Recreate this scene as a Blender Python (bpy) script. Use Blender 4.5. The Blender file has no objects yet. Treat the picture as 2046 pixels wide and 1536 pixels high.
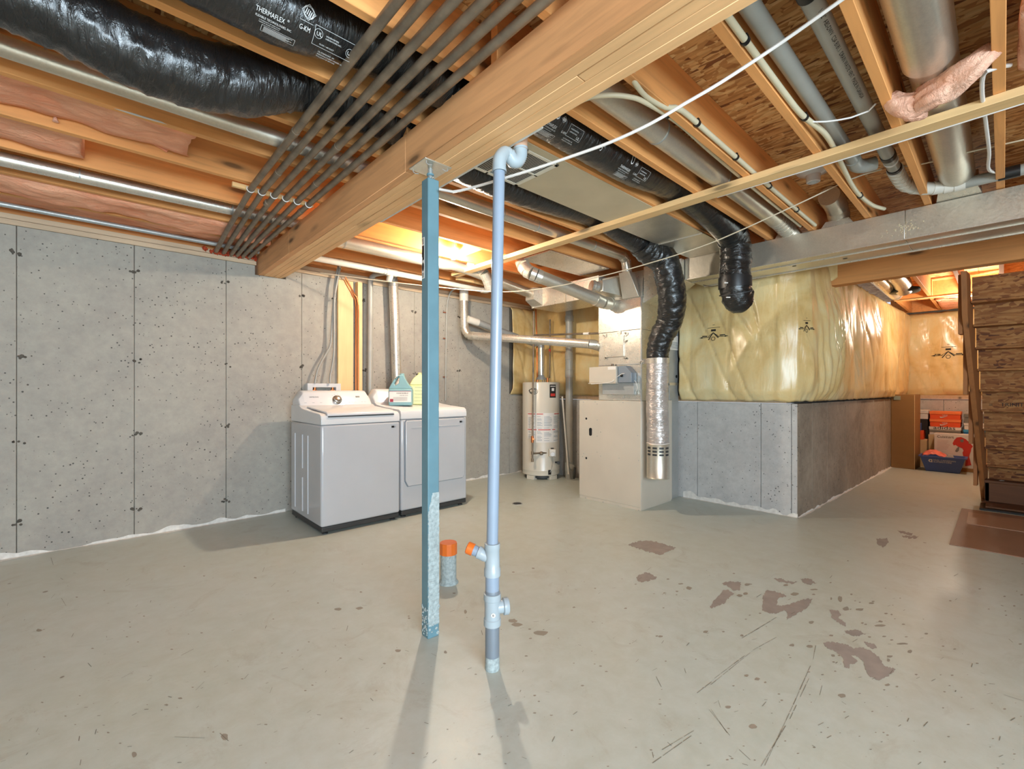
import bpy, math, random
from mathutils import Vector, Matrix, noise
from mathutils.geometry import tessellate_polygon
random.seed(7)
V = Vector
sc = bpy.context.scene
C = sc.collection

# ---------------------------------------------------------------- camera, world, lights, exposure
FPX, CX, HY, EYE = 905.0, 1023.0, 778.0, 1.2
YAW = math.atan2(.678, .735)
FW = V((math.sin(YAW), math.cos(YAW), 0)); RT = V((math.cos(YAW), -math.sin(YAW), 0))
cam = bpy.data.cameras.new('camera'); co = bpy.data.objects.new('camera', cam); C.objects.link(co)
co.location = (0, 0, EYE); co.rotation_euler = (math.pi / 2, 0, -YAW)
cam.sensor_width = 36; cam.lens = FPX / 2046 * 36; cam.shift_y = 10 / 2046; cam.clip_start = .02
sc.camera = co
w = bpy.data.worlds.new('world'); sc.world = w; w.use_nodes = True
w.node_tree.nodes['Background'].inputs[0].default_value = (.80, .88, 1, 1)
w.node_tree.nodes['Background'].inputs[1].default_value = .6
sc.view_settings.view_transform = 'Standard'; sc.view_settings.look = 'None'
sc.view_settings.exposure = 0.7; sc.view_settings.gamma = 1; sc.view_settings.use_curve_mapping = False

def lamp(name, typ, loc, power, color, size=.1, rot=None, sy=None):
    l = bpy.data.lights.new(name, typ); l.energy = power; l.color = color
    if typ == 'AREA':
        l.size = size
        if sy: l.shape = 'RECTANGLE'; l.size_y = sy
    else: l.shadow_soft_size = size
    o = bpy.data.objects.new(name, l); C.objects.link(o); o.location = loc
    if rot: o.rotation_euler = rot
    return o
LAMP = V((2.48, 3.50, 2.41))
lamp('bulb_light', 'POINT', LAMP, 68, (1, .87, .70), .04)
lamp('passage_bulb_light', 'POINT', (8.4, .25, 2.22), 32, (1, .86, .68), .05)
lamp('window_daylight', 'AREA', (-.6, -3.05, 1.5), 255, (.67, .86, 1), 3.2, (math.radians(90), 0, 0), 1.5)
lamp('near_fill_light', 'POINT', (-.5, -1.2, 1.75), 42, (1, .97, .93), .4)  # added fill behind the camera, no fixture there; brightens the near ceiling

# ---------------------------------------------------------------- picking points of the place from pixels of the photograph
def ray(px, py): return FW + RT * ((px - CX) / FPX) + V((0, 0, (HY - py) / FPX))
def on_z(px, py, z): r = ray(px, py); return V((0, 0, EYE)) + r * ((z - EYE) / r.z)
def on_x(px, py, x): r = ray(px, py); return V((0, 0, EYE)) + r * (x / r.x)
def on_y(px, py, y): r = ray(px, py); return V((0, 0, EYE)) + r * (y / r.y)
def at_d(px, py, d): return V((0, 0, EYE)) + ray(px, py) * d

# ---------------------------------------------------------------- mesh helpers
def frames(path):
    n = len(path); T = []
    for i in range(n):
        a = path[max(0, i - 1)]; b = path[min(n - 1, i + 1)]
        t = (b - a); T.append(t.normalized() if t.length > 1e-9 else V((0, 0, 1)))
    up = V((0, 0, 1)) if abs(T[0].z) < .9 else V((1, 0, 0))
    u = (up - T[0] * up.dot(T[0])).normalized(); out = []
    for t in T:
        u = (u - t * u.dot(t)).normalized(); out.append((t, u, t.cross(u)))
    return out
def smooth_path(pts, step=.03):
    pts = [V(p) for p in pts]; P = [pts[0] * 2 - pts[1]] + pts + [pts[-1] * 2 - pts[-2]]; out = []
    for i in range(1, len(P) - 2):
        a, b, c, d = P[i - 1:i + 3]; m = max(1, int((c - b).length / step))
        for k in range(m):
            t = k / m
            out.append(.5 * ((2 * b) + (c - a) * t + (2 * a - 5 * b + 4 * c - d) * t * t + (3 * b - a - 3 * c + d) * t ** 3))
    out.append(pts[-1]); return out

_glyph = {}
def glyphs(s, size):
    key = (s, size)
    if key not in _glyph:
        cu = bpy.data.curves.new('t', 'FONT'); cu.body = s; cu.size = size; cu.resolution_u = 2
        o = bpy.data.objects.new('t', cu); C.objects.link(o)
        dg = bpy.context.evaluated_depsgraph_get(); me = o.evaluated_get(dg).to_mesh()
        _glyph[key] = ([tuple(v.co) for v in me.vertices], [tuple(p.vertices) for p in me.polygons])
        o.evaluated_get(dg).to_mesh_clear(); bpy.data.objects.remove(o); bpy.data.curves.remove(cu)
    return _glyph[key]

class MB:
    def __init__(s): s.v = []; s.f = []
    def add(s, vs, fs):
        b = len(s.v); s.v += [V(p) for p in vs]; s.f += [tuple(i + b for i in f) for f in fs]; return s
    def box(s, x0, x1, y0, y1, z0, z1):
        return s.add([(x0, y0, z0), (x1, y0, z0), (x1, y1, z0), (x0, y1, z0), (x0, y0, z1), (x1, y0, z1), (x1, y1, z1), (x0, y1, z1)],
                     [(0, 3, 2, 1), (4, 5, 6, 7), (0, 1, 5, 4), (1, 2, 6, 5), (2, 3, 7, 6), (3, 0, 4, 7)])
    def obox(s, c, a, b, h):
        c = V(c); a = V(a); b = V(b); h = V(h)
        return s.add([c - a - b - h, c + a - b - h, c + a + b - h, c - a + b - h, c - a - b + h, c + a - b + h, c + a + b + h, c - a + b + h],
                     [(0, 3, 2, 1), (4, 5, 6, 7), (0, 1, 5, 4), (1, 2, 6, 5), (2, 3, 7, 6), (3, 0, 4, 7)])
    def hull8(s, q):
        return s.add(q, [(0, 3, 2, 1), (4, 5, 6, 7), (0, 1, 5, 4), (1, 2, 6, 5), (2, 3, 7, 6), (3, 0, 4, 7)])
    def tube(s, path, r, n=14, caps=True, fn=None, flat=None):
        path = [V(p) for p in path]; fr = frames(path); b = len(s.v); L = 0
        for i, p in enumerate(path):
            if i: L += (p - path[i - 1]).length
            ri = r[i] if isinstance(r, (list, tuple)) else r
            t, u, w_ = fr[i]
            for k in range(n):
                a = 2 * math.pi * k / n; q = ri * (fn(L, a) if fn else 1)
                s.v.append(p + u * (q * math.cos(a) * (flat or 1)) + w_ * (q * math.sin(a)))
        for i in range(len(path) - 1):
            for k in range(n):
                k2 = (k + 1) % n
                s.f.append((b + i * n + k, b + i * n + k2, b + (i + 1) * n + k2, b + (i + 1) * n + k))
        if caps:
            s.f.append(tuple(b + k for k in range(n))[::-1]); e = b + (len(path) - 1) * n
            s.f.append(tuple(e + k for k in range(n)))
        return s
    def cyl(s, p0, p1, r, r2=None, n=20):
        return s.tube([V(p0), V(p1)], [r, r if r2 is None else r2], n)
    def lathe(s, c, prof, n=28, axis=V((0, 0, 1)), ux=None):
        c = V(c); axis = V(axis).normalized(); u = V(ux).normalized() if ux else axis.orthogonal().normalized(); w_ = axis.cross(u); b = len(s.v)
        for (r, h) in prof:
            for k in range(n):
                a = 2 * math.pi * k / n
                s.v.append(c + axis * h + (u * math.cos(a) + w_ * math.sin(a)) * max(r, 1e-5))
        for i in range(len(prof) - 1):
            for k in range(n):
                k2 = (k + 1) % n
                s.f.append((b + i * n + k, b + i * n + k2, b + (i + 1) * n + k2, b + (i + 1) * n + k))
        s.f.append(tuple(b + k for k in range(n))[::-1]); e = b + (len(prof) - 1) * n; s.f.append(tuple(e + k for k in range(n)))
        return s
    def prism(s, pts, off, hole=None):
        pts = [V(p) for p in pts]; off = V(off); loops = [pts] + ([[V(p) for p in hole]] if hole else [])
        allp = [p for l in loops for p in l]; n = len(allp); tri = tessellate_polygon(loops)
        s_b = len(s.v); s.v += allp + [p + off for p in allp]
        for t in tri: s.f.append(tuple(s_b + i for i in t)); s.f.append(tuple(s_b + n + i for i in t[::-1]))
        o = 0
        for l in loops:
            m = len(l)
            for i in range(m):
                j = (i + 1) % m; s.f.append((s_b + o + i, s_b + o + j, s_b + n + o + j, s_b + n + o + i))
            o += m
        return s
    def poly(s, pts):
        pts = [V(p) for p in pts]; tri = tessellate_polygon([pts]); b = len(s.v); s.v += pts
        for t in tri: s.f.append(tuple(b + i for i in t))
        return s
    def grid(s, fn, nu, nv):
        b = len(s.v)
        for i in range(nu + 1):
            for j in range(nv + 1): s.v.append(V(fn(i / nu, j / nv)))
        for i in range(nu):
            for j in range(nv):
                a = b + i * (nv + 1) + j; s.f.append((a, a + nv + 1, a + nv + 2, a + 1))
        return s
    def text(s, body, size, fn, sx=1.0, center=False):
        vs, fs = glyphs(body, size)
        if not vs: return s
        ox = (max(v[0] for v in vs) + min(v[0] for v in vs)) / 2 if center else 0
        return s.add([fn((v[0] - ox) * sx, v[1]) for v in vs], fs)

def plane_fn(o, r, u):
    o = V(o); r = V(r).normalized(); u = V(u).normalized()
    return lambda a, b: o + r * a + u * b

WO = {}
def build(name, mb, mat, parent=None, bevel=0, seg=2, ang=38, origin=None, flat=False, solid=0, solid_off=-1):
    if parent is not None: org = WO[parent.name]
    else:
        xs = [p.x for p in mb.v]; ys = [p.y for p in mb.v]; zs = [p.z for p in mb.v]
        org = V(origin) if origin is not None else V(((min(xs) + max(xs)) / 2, (min(ys) + max(ys)) / 2, min(zs)))
    me = bpy.data.meshes.new(name); me.from_pydata([tuple(p - org) for p in mb.v], [], mb.f)
    me.materials.append(mat); me.validate()
    import bmesh
    bm = bmesh.new(); bm.from_mesh(me); bmesh.ops.recalc_face_normals(bm, faces=bm.faces); bm.to_mesh(me); bm.free()
    if not flat:
        for p in me.polygons: p.use_smooth = True
        me.set_sharp_from_angle(angle=math.radians(ang))
    o = bpy.data.objects.new(name, me); C.objects.link(o)
    if parent is not None: o.parent = parent
    else: o.location = org
    WO[o.name] = org
    if solid:
        m = o.modifiers.new('t', 'SOLIDIFY'); m.thickness = solid; m.offset = solid_off
    if bevel:
        m = o.modifiers.new('b', 'BEVEL'); m.width = bevel; m.segments = seg; m.limit_method = 'ANGLE'; m.angle_limit = math.radians(40)
        m.harden_normals = False
    return o
def tag(o, label, cat, group=None):
    o['label'] = label; o['category'] = cat
    if group: o['group'] = group
    return o
def thing(name, label, cat, loc, group=None):
    o = bpy.data.objects.new(name, None); C.objects.link(o); o.location = loc; o.empty_display_size = .05
    WO[o.name] = V(loc); return tag(o, label, cat, group)
def struct(name, mb, mat, **k):
    o = build(name, mb, mat, **k); o['kind'] = 'structure'; return o

# ---------------------------------------------------------------- materials
def srgb(c):
    return tuple(((x / 255) / 12.92 if x / 255 <= .04045 else ((x / 255 + .055) / 1.055) ** 2.4) for x in c)
class NT:
    def __init__(s, name):
        s.m = bpy.data.materials.new(name); s.m.use_nodes = True; s.t = s.m.node_tree; s.b = s.t.nodes['Principled BSDF']
        s.tc = s.n('ShaderNodeTexCoord')
    def n(s, typ, **k):
        x = s.t.nodes.new(typ)
        for a, b in k.items(): setattr(x, a, b)
        return x
    def l(s, a, b): s.t.links.new(a, b)
    def map(s, scale=(1, 1, 1), rot=(0, 0, 0), src=None):
        m = s.n('ShaderNodeMapping'); m.inputs['Scale'].default_value = scale; m.inputs['Rotation'].default_value = rot
        s.l(src or s.tc.outputs['Object'], m.inputs[0]); return m.outputs[0]
    def noise(s, vec, scale, det=3, rough=.5, dist=0):
        x = s.n('ShaderNodeTexNoise'); x.inputs['Scale'].default_value = scale; x.inputs['Detail'].default_value = det
        x.inputs['Roughness'].default_value = rough; x.inputs['Distortion'].default_value = dist; s.l(vec, x.inputs['Vector']); return x
    def vor(s, vec, scale, feat='F1'):
        x = s.n('ShaderNodeTexVoronoi', feature=feat); x.inputs['Scale'].default_value = scale; s.l(vec, x.inputs['Vector']); return x
    def ramp(s, fac, stops, interp='LINEAR'):
        x = s.n('ShaderNodeValToRGB'); cr = x.color_ramp; cr.interpolation = interp
        while len(cr.elements) < len(stops): cr.elements.new(.5)
        for e, (p, c) in zip(cr.elements, stops): e.position = p; e.color = (*c, 1) if len(c) == 3 else c
        s.l(fac, x.inputs[0]); return x.outputs[0]
    def mix(s, fac, a, b, mode='MIX'):
        x = s.n('ShaderNodeMix', data_type='RGBA', blend_type=mode)
        for sock, val in ((x.inputs[0], fac), (x.inputs[6], a), (x.inputs[7], b)):
            if hasattr(val, 'is_linked'): s.l(val, sock)
            elif isinstance(val, (int, float)): sock.default_value = val
            else: sock.default_value = (*val, 1)
        return x.outputs[2]
    def math(s, op, a, b=0, c=None):
        x = s.n('ShaderNodeMath', operation=op)
        for i, val in enumerate((a, b, c)):
            if val is None: continue
            if hasattr(val, 'is_linked'): s.l(val, x.inputs[i])
            else: x.inputs[i].default_value = val
        return x.outputs[0]
    def bump(s, h, strength=.3, dist=.01, prev=None):
        x = s.n('ShaderNodeBump'); x.inputs['Strength'].default_value = strength; x.inputs['Distance'].default_value = dist
        s.l(h, x.inputs['Height'])
        if prev: s.l(prev, x.inputs['Normal'])
        return x.outputs[0]
    def out(s, col=None, rough=.5, metal=0, bump=None, coat=0, spec=.5, coat_rough=.1):
        b = s.b.inputs
        if col is not None:
            if hasattr(col, 'is_linked'): s.l(col, b['Base Color'])
            else: b['Base Color'].default_value = (*col, 1)
        if hasattr(rough, 'is_linked'): s.l(rough, b['Roughness'])
        else: b['Roughness'].default_value = rough
        b['Metallic'].default_value = metal; b['Coat Weight'].default_value = coat; b['Coat Roughness'].default_value = coat_rough
        b['Specular IOR Level'].default_value = spec
        if bump: s.l(bump, b['Normal'])
        return s.m
def mul(c, k): return tuple(min(1, x * k) for x in c)

def plain(name, rgb, rough=.5, metal=0, var=.06, vs=6, bumps=.05, bs=120, coat=0, spec=.5):
    t = NT(name); c = srgb(rgb); v = t.tc.outputs['Object']
    nz = t.noise(v, vs, 3)
    col = t.ramp(nz.outputs['Fac'], [(.3, mul(c, 1 - var)), (.7, mul(c, 1 + var))])
    bp = t.bump(t.noise(v, bs, 2).outputs['Fac'], bumps, .002) if bumps else None
    return t.out(col, rough, metal, bp, coat, spec)
def wood(name, rgb, axis='X', dark=.72, knots=True, rough=.65, gs=1.0):
    t = NT(name); c = srgb(rgb); sc_ = {'X': (.9, 14, 14), 'Y': (14, .9, 14), 'Z': (14, 14, .9)}[axis]
    v = t.map(tuple(q * gs for q in sc_)); big = t.noise(t.tc.outputs['Object'], 1.7, 2)
    g = t.noise(v, 2.2, 4, .55, .6)
    col = t.ramp(g.outputs['Fac'], [(.32, mul(c, dark)), (.5, c), (.72, mul(c, 1.16))])
    col = t.mix(.5, col, t.ramp(big.outputs['Fac'], [(.3, mul(c, .82)), (.7, mul(c, 1.15))]))
    if knots:
        ks = {'X': (1.6, 6, 6), 'Y': (6, 1.6, 6), 'Z': (6, 6, 1.6)}[axis]
        vo = t.vor(t.map(ks), 1.15); kf = t.ramp(vo.outputs['Distance'], [(.07, (1, 1, 1)), (.13, (.35, .35, .35)), (.22, (0, 0, 0))])
        col = t.mix(kf, col, mul(c, .28))
    return t.out(col, rough, 0, t.bump(g.outputs['Fac'], .15, .004))
def concrete(name, rgb, rgb2, pits=True, rough=.85):
    t = NT(name); a = srgb(rgb); b = srgb(rgb2); v = t.tc.outputs['Object']
    n1 = t.noise(v, 1.3, 5, .6, .5); n2 = t.noise(v, 14, 5, .7)
    col = t.ramp(n1.outputs['Fac'], [(.3, b), (.62, a)])
    col = t.mix(.35, col, t.ramp(n2.outputs['Fac'], [(.3, mul(b, .8)), (.7, mul(a, 1.12))]))
    h = n2.outputs['Fac']
    if pits:
        vo = t.vor(v, 34); msk = t.noise(v, 2.1, 2)
        d = t.math('ADD', vo.outputs['Distance'], t.math('MULTIPLY', t.math('SUBTRACT', .5, msk.outputs['Fac']), .28))
        wn = t.n('ShaderNodeTexWhiteNoise'); t.l(vo.outputs['Position'], wn.inputs['Vector'])
        d = t.math('ADD', d, t.math('MULTIPLY', wn.outputs['Value'], .16))
        pf = t.ramp(d, [(.15, (1, 1, 1)), (.20, (0, 0, 0))]); col = t.mix(pf, col, mul(b, .25))
    return t.out(col, rough, 0, t.bump(h, .25, .006))
def osb(name, axis='X', tone=1.0, tint=(1, 1, 1)):
    t = NT(name); v0 = t.tc.outputs['Object']
    wob = t.noise(v0, 6, 2); vv = t.mix(.03, v0, wob.outputs['Color'])
    s1 = {'X': (8, 50, 50), 'Y': (50, 8, 50)}[axis]; s2 = {'X': (14, 60, 60), 'Y': (60, 14, 60)}[axis]
    a = t.vor(t.map(s1, (.15, .1, .2), vv), 1.0); b = t.vor(t.map(s2, (.2, -.15, -.45), vv), 1.0)
    sep = t.n('ShaderNodeSeparateColor'); t.l(a.outputs['Color'], sep.inputs[0]); sep2 = t.n('ShaderNodeSeparateColor'); t.l(b.outputs['Color'], sep2.inputs[0])
    st = [(0, mul(srgb((110, 62, 30)), tone)), (.12, mul(srgb((160, 104, 54)), tone)), (.5, mul(srgb((190, 136, 80)), tone)), (1, mul(srgb((214, 168, 112)), tone))]
    st = [(p, tuple(min(1, q * r) for q, r in zip(c_, tint))) for p, c_ in st]
    c1 = t.ramp(sep.outputs[0], st); c2 = t.ramp(sep2.outputs[1], st)
    cv = t.vor(t.map((1, 1, 1), (0, 0, 0), vv), 24); sep3 = t.n('ShaderNodeSeparateColor'); t.l(cv.outputs['Color'], sep3.inputs[0])
    m = t.ramp(sep3.outputs[2], [(.48, (0, 0, 0)), (.52, (1, 1, 1))])
    col = t.mix(m, c1, c2); ed = t.ramp(a.outputs['Distance'], [(.0, (1, 1, 1)), (.9, (.55, .5, .45))])
    col = t.mix(.5, col, t.mix(1, col, ed, 'MULTIPLY'))
    return t.out(col, .7, 0, t.bump(sep.outputs[0], .3, .003))
def galv(name, rgb=(216, 208, 192), rough=.34, metal=.78):
    t = NT(name); c = srgb(rgb); v = t.tc.outputs['Object']; vo = t.vor(v, 150); n = t.noise(v, 3.5, 4, .6)
    sep = t.n('ShaderNodeSeparateColor'); t.l(vo.outputs['Color'], sep.inputs[0])
    col = t.ramp(sep.outputs[0], [(0, mul(c, .9)), (1, mul(c, 1.08))])
    col = t.mix(.6, col, t.ramp(n.outputs['Fac'], [(.3, mul(c, .8)), (.7, mul(c, 1.12))]))
    r = t.math('ADD', t.math('MULTIPLY', sep.outputs[1], .10), rough - .03)
    return t.out(col, r, metal, t.bump(n.outputs['Fac'], .18, .02))
def fluffy(name, rgb, rgb2, b=.9):
    t = NT(name); v = t.tc.outputs['Object']; n = t.noise(t.map((1, 2.2, 2.2)), 9, 6, .7, .8); n2 = t.noise(v, 3, 3)
    col = t.ramp(n.outputs['Fac'], [(.25, srgb(rgb2)), (.6, srgb(rgb))]); col = t.mix(.4, col, t.ramp(n2.outputs['Fac'], [(.3, mul(srgb(rgb2), .95)), (.7, mul(srgb(rgb), 1.1))]))
    return t.out(col, .95, 0, t.bump(n.outputs['Fac'], b, .03), 0, .2)
def poly_film(name):
    t = NT(name); v = t.tc.outputs['Object']; n = t.noise(v, 2.2, 5, .6, .4); n2 = t.noise(t.map((6, 6, 1.4)), 2.5, 4, .5, 1.2)
    a = srgb((226, 197, 138)); b = srgb((206, 168, 104))
    col = t.ramp(n.outputs['Fac'], [(.3, b), (.5, a), (.75, srgb((228, 216, 172)))])
    h = t.math('ADD', t.math('MULTIPLY', n2.outputs['Fac'], .7), t.math('MULTIPLY', n.outputs['Fac'], .5))
    return t.out(col, .34, 0, t.bump(h, .3, .03), .32, .5, .2)
def film_black(name, rgb=(26, 25, 25), rough=.28, bs=.7, metal=0, sc_=(26, 7, 7)):
    t = NT(name); v = t.map(sc_); n = t.noise(v, 2.2, 4, .6, .9); n2 = t.noise(t.tc.outputs['Object'], 5, 2)
    return t.out(t.ramp(n2.outputs['Fac'], [(.3, mul(srgb(rgb), .8)), (.7, mul(srgb(rgb), 1.25))]), rough, metal, t.bump(n.outputs['Fac'], bs, .012), .3, .6, .18)
def floor_paint():
    t = NT('painted_floor'); v = t.tc.outputs['Object']; a = srgb((188, 195, 189)); b = srgb((184, 188, 174))
    n1 = t.noise(v, .7, 4, .6); n2 = t.noise(v, 9, 6, .7, .3); n3 = t.noise(v, 60, 3)
    col = t.ramp(n1.outputs['Fac'], [(.35, b), (.65, a)]); col = t.mix(.45, col, t.ramp(n2.outputs['Fac'], [(.3, mul(b, .84)), (.7, mul(a, 1.08))]))
    n4 = t.noise(t.map((1, 1, 1), (0, 0, .5)), 3.2, 8, .75, 1.2); col = t.mix(t.ramp(n4.outputs['Fac'], [(.56, (0, 0, 0)), (.68, (.35, .35, .35))]), col, srgb((158, 152, 136)))
    sp = t.vor(t.map((1, 1, 1)), 7); ms = t.noise(v, 1.1, 2)
    d = t.math('ADD', sp.outputs['Distance'], t.math('MULTIPLY', t.math('SUBTRACT', .66, ms.outputs['Fac']), .5))
    d = t.math('ADD', d, t.math('MULTIPLY', t.math('SUBTRACT', n2.outputs['Fac'], .5), .12))
    col = t.mix(t.ramp(d, [(.05, (1, 1, 1)), (.075, (0, 0, 0))]), col, srgb((126, 118, 104)))
    vo2 = t.noise(t.map((3, 26, 1), (0, 0, .9)), 3.2, 5, .7); col = t.mix(t.ramp(vo2.outputs['Fac'], [(.68, (0, 0, 0)), (.78, (.28, .28, .28))]), col, srgb((120, 114, 102)))
    r = t.math('ADD', t.math('MULTIPLY', n2.outputs['Fac'], .2), .28)
    return t.out(col, r, 0, t.bump(n3.outputs['Fac'], .06, .003), 0, .5)

m_floor = floor_paint()
m_conc = concrete('foundation_concrete', (168, 162, 150), (150, 144, 136))
m_conc2 = concrete('half_wall_concrete', (196, 194, 190), (170, 168, 166))
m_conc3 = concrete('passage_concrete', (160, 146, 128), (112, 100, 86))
m_core = plain('wall_core', (96, 90, 82), .9)
m_chalk = plain('white_residue', (214, 210, 202), .9, var=.12, vs=30, bumps=.6, bs=60)
m_joist = wood('joist_lumber', (232, 162, 96)); m_joist_b = wood('joist_lumber_pale', (234, 190, 130))
m_beamside = wood('beam_lumber', (218, 158, 106), 'Y'); m_beam2 = wood('far_beam_lumber', (208, 142, 80), 'Y')
m_ply = wood('beam_ply_lumber', (236, 186, 132), 'Y', .85)
m_strap = wood('strap_lumber', (232, 192, 136), 'Y', .85)
m_board = wood('board_lumber', (226, 190, 138), 'Z', .88); m_stud = wood('stair_stringer_lumber', (164, 106, 58), 'Z')
m_sill = wood('sill_lumber', (196, 170, 140), 'X', .75)
m_osb = osb('ceiling_osb', 'Y', 1.5, (1.05, 1.16, 1.3)); m_osb2 = osb('stair_osb', 'Y', .74, (1, .82, .62))
m_galv = galv('galvanised_steel'); m_galv_b = galv('galvanised_bright', (222, 216, 204), .3, .75); m_galv_d = galv('galvanised_dull', (176, 178, 176), .42, .5)
m_pink = fluffy('pink_batt', (255, 188, 152), (255, 158, 120)); m_pink2 = fluffy('pale_pink_batt', (255, 206, 180), (240, 168, 138))
m_poly = poly_film('poly_over_batt')
m_flex = film_black('black_flex_film'); m_flexv = film_black('black_flex_film_upright', sc_=(7, 7, 26)); m_foil = film_black('silver_foil_film', (196, 188, 182), .3, .8, .55, (7, 7, 26))
m_steelpipe = plain('dark_steel_pipe', (128, 112, 94), .42, .4, .3, 12, .2)
m_black = plain('black_plastic', (24, 24, 25), .4); m_ink = plain('black_ink', (30, 27, 24), .7, bumps=0); m_white_ink = plain('white_ink', (214, 214, 212), .6, bumps=0)
m_blue = plain('blue_post_paint', (104, 140, 152), .4, .1, .08, 9, .1); m_bluepipe = plain('blue_grey_pvc', (142, 158, 176), .28, 0, .05, 5, .02, 120, .2)
m_fit = plain('pale_pvc_fitting', (164, 176, 182), .3, 0, .04, 5, .02); m_greypvc = plain('grey_pvc', (158, 156, 148), .35, 0, .07)
m_whitepvc = plain('white_pvc', (214, 208, 196), .35, 0, .05); m_pex = plain('cream_tube', (212, 200, 170), .4, 0, .06)
m_orange = plain('orange_cap', (226, 112, 38), .35, 0, .06); m_foam = fluffy('red_foam', (196, 84, 52), (140, 44, 26), .7)
m_cable = plain('white_cable', (216, 210, 204), .4, 0, .04, bumps=0); m_string = plain('pale_wire', (204, 190, 164), .5, 0, .04, bumps=0)
m_enamel = plain('white_enamel', (186, 186, 188), .22, 0, .02, 4, 0, 100, .3); m_enamel_w = plain('white_plastic', (212, 212, 212), .28, 0, .02, 4, 0, 100, .2)
m_kick = plain('charcoal_trim', (52, 52, 52), .5); m_chrome = plain('silver_trim', (190, 188, 180), .22, .9, .05, bumps=0)
m_paper = plain('paper_label', (226, 220, 212), .7, bumps=0); m_red = plain('red_print', (200, 56, 44), .6, bumps=0)
m_heater = plain('heater_enamel', (206, 198, 182), .32, 0, .04, 3, .02, 80, .15); m_furn = plain('furnace_enamel', (200, 190, 174), .36, .1, .04, 3, .03)
m_jugblue = plain('blue_green_plastic', (128, 168, 172), .35, 0, .06); m_juggreen = plain('pale_green_plastic', (200, 200, 138), .35, 0, .05)
m_copper = plain('copper_pipe', (196, 116, 66), .3, .8, .1); m_peel = plain('white_peeling_paint', (160, 172, 172), .8, 0, .25, 60, .8, 70)
m_bare = plain('bare_concrete_patch', (150, 140, 132), .7, 0, .1, 14, .2, 60); m_scuff = plain('dark_scuff', (112, 106, 94), .7, bumps=0); m_stain = plain('grey_spot', (146, 138, 124), .6, bumps=0)
m_card = plain('brown_cardboard', (150, 112, 66), .8, 0, .05); m_cardl = plain('pale_cardboard', (206, 178, 134), .8, 0, .05)
m_hard = plain('brown_hardboard', (142, 108, 88), .55, 0, .06, 4); m_shoeo = plain('orange_card', (232, 84, 34), .6, 0, .04); m_shoeo2 = plain('pale_orange_card', (246, 126, 66), .6, 0, .04)
m_wbox = plain('white_card', (218, 210, 202), .6, 0, .03); m_gbox = plain('grey_card', (120, 116, 108), .7); m_bbox = plain('blue_card', (38, 118, 178), .55)
m_bin = plain('blue_bin_plastic', (70, 92, 150), .4, 0, .05); m_bagpink = plain('pink_bag_film', (236, 122, 106), .35, 0, .15, 14, .6, 14)
m_darkbox = plain('dark_box', (40, 34, 32), .8); m_tan = plain('tan_duct_board', (196, 180, 150), .75, 0, .05, 5); m_grille = plain('white_grille', (222, 214, 196), .45, bumps=0)
m_reg = plain('dark_register', (66, 76, 76), .45, .5); m_darkwood = wood('dark_step_wood', (104, 64, 34), 'Y')
m_blueg = plain('blue_grey_paint', (132, 142, 152), .4, .3, .05)
m_bulb = NT('lit_bulb'); m_bulb.b.inputs['Emission Color'].default_value = (1, .86, .62, 1); m_bulb.b.inputs['Emission Strength'].default_value = 14; m_bulb = m_bulb.m
# ================================================================ STRUCTURE
XL, XR, YN, YW, ZT, ZJ, ZS = -2.6, 9.95, -3.3, 4.78, 2.37, 2.475, 2.71
PW = [(4.83, 1.30), (9.95, 1.15)]      # passage wall line
floor = struct('floor', MB().box(XL - .15, XR + .15, YN - .15, YW + .17, -.1, 0), m_floor, flat=True)

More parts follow.
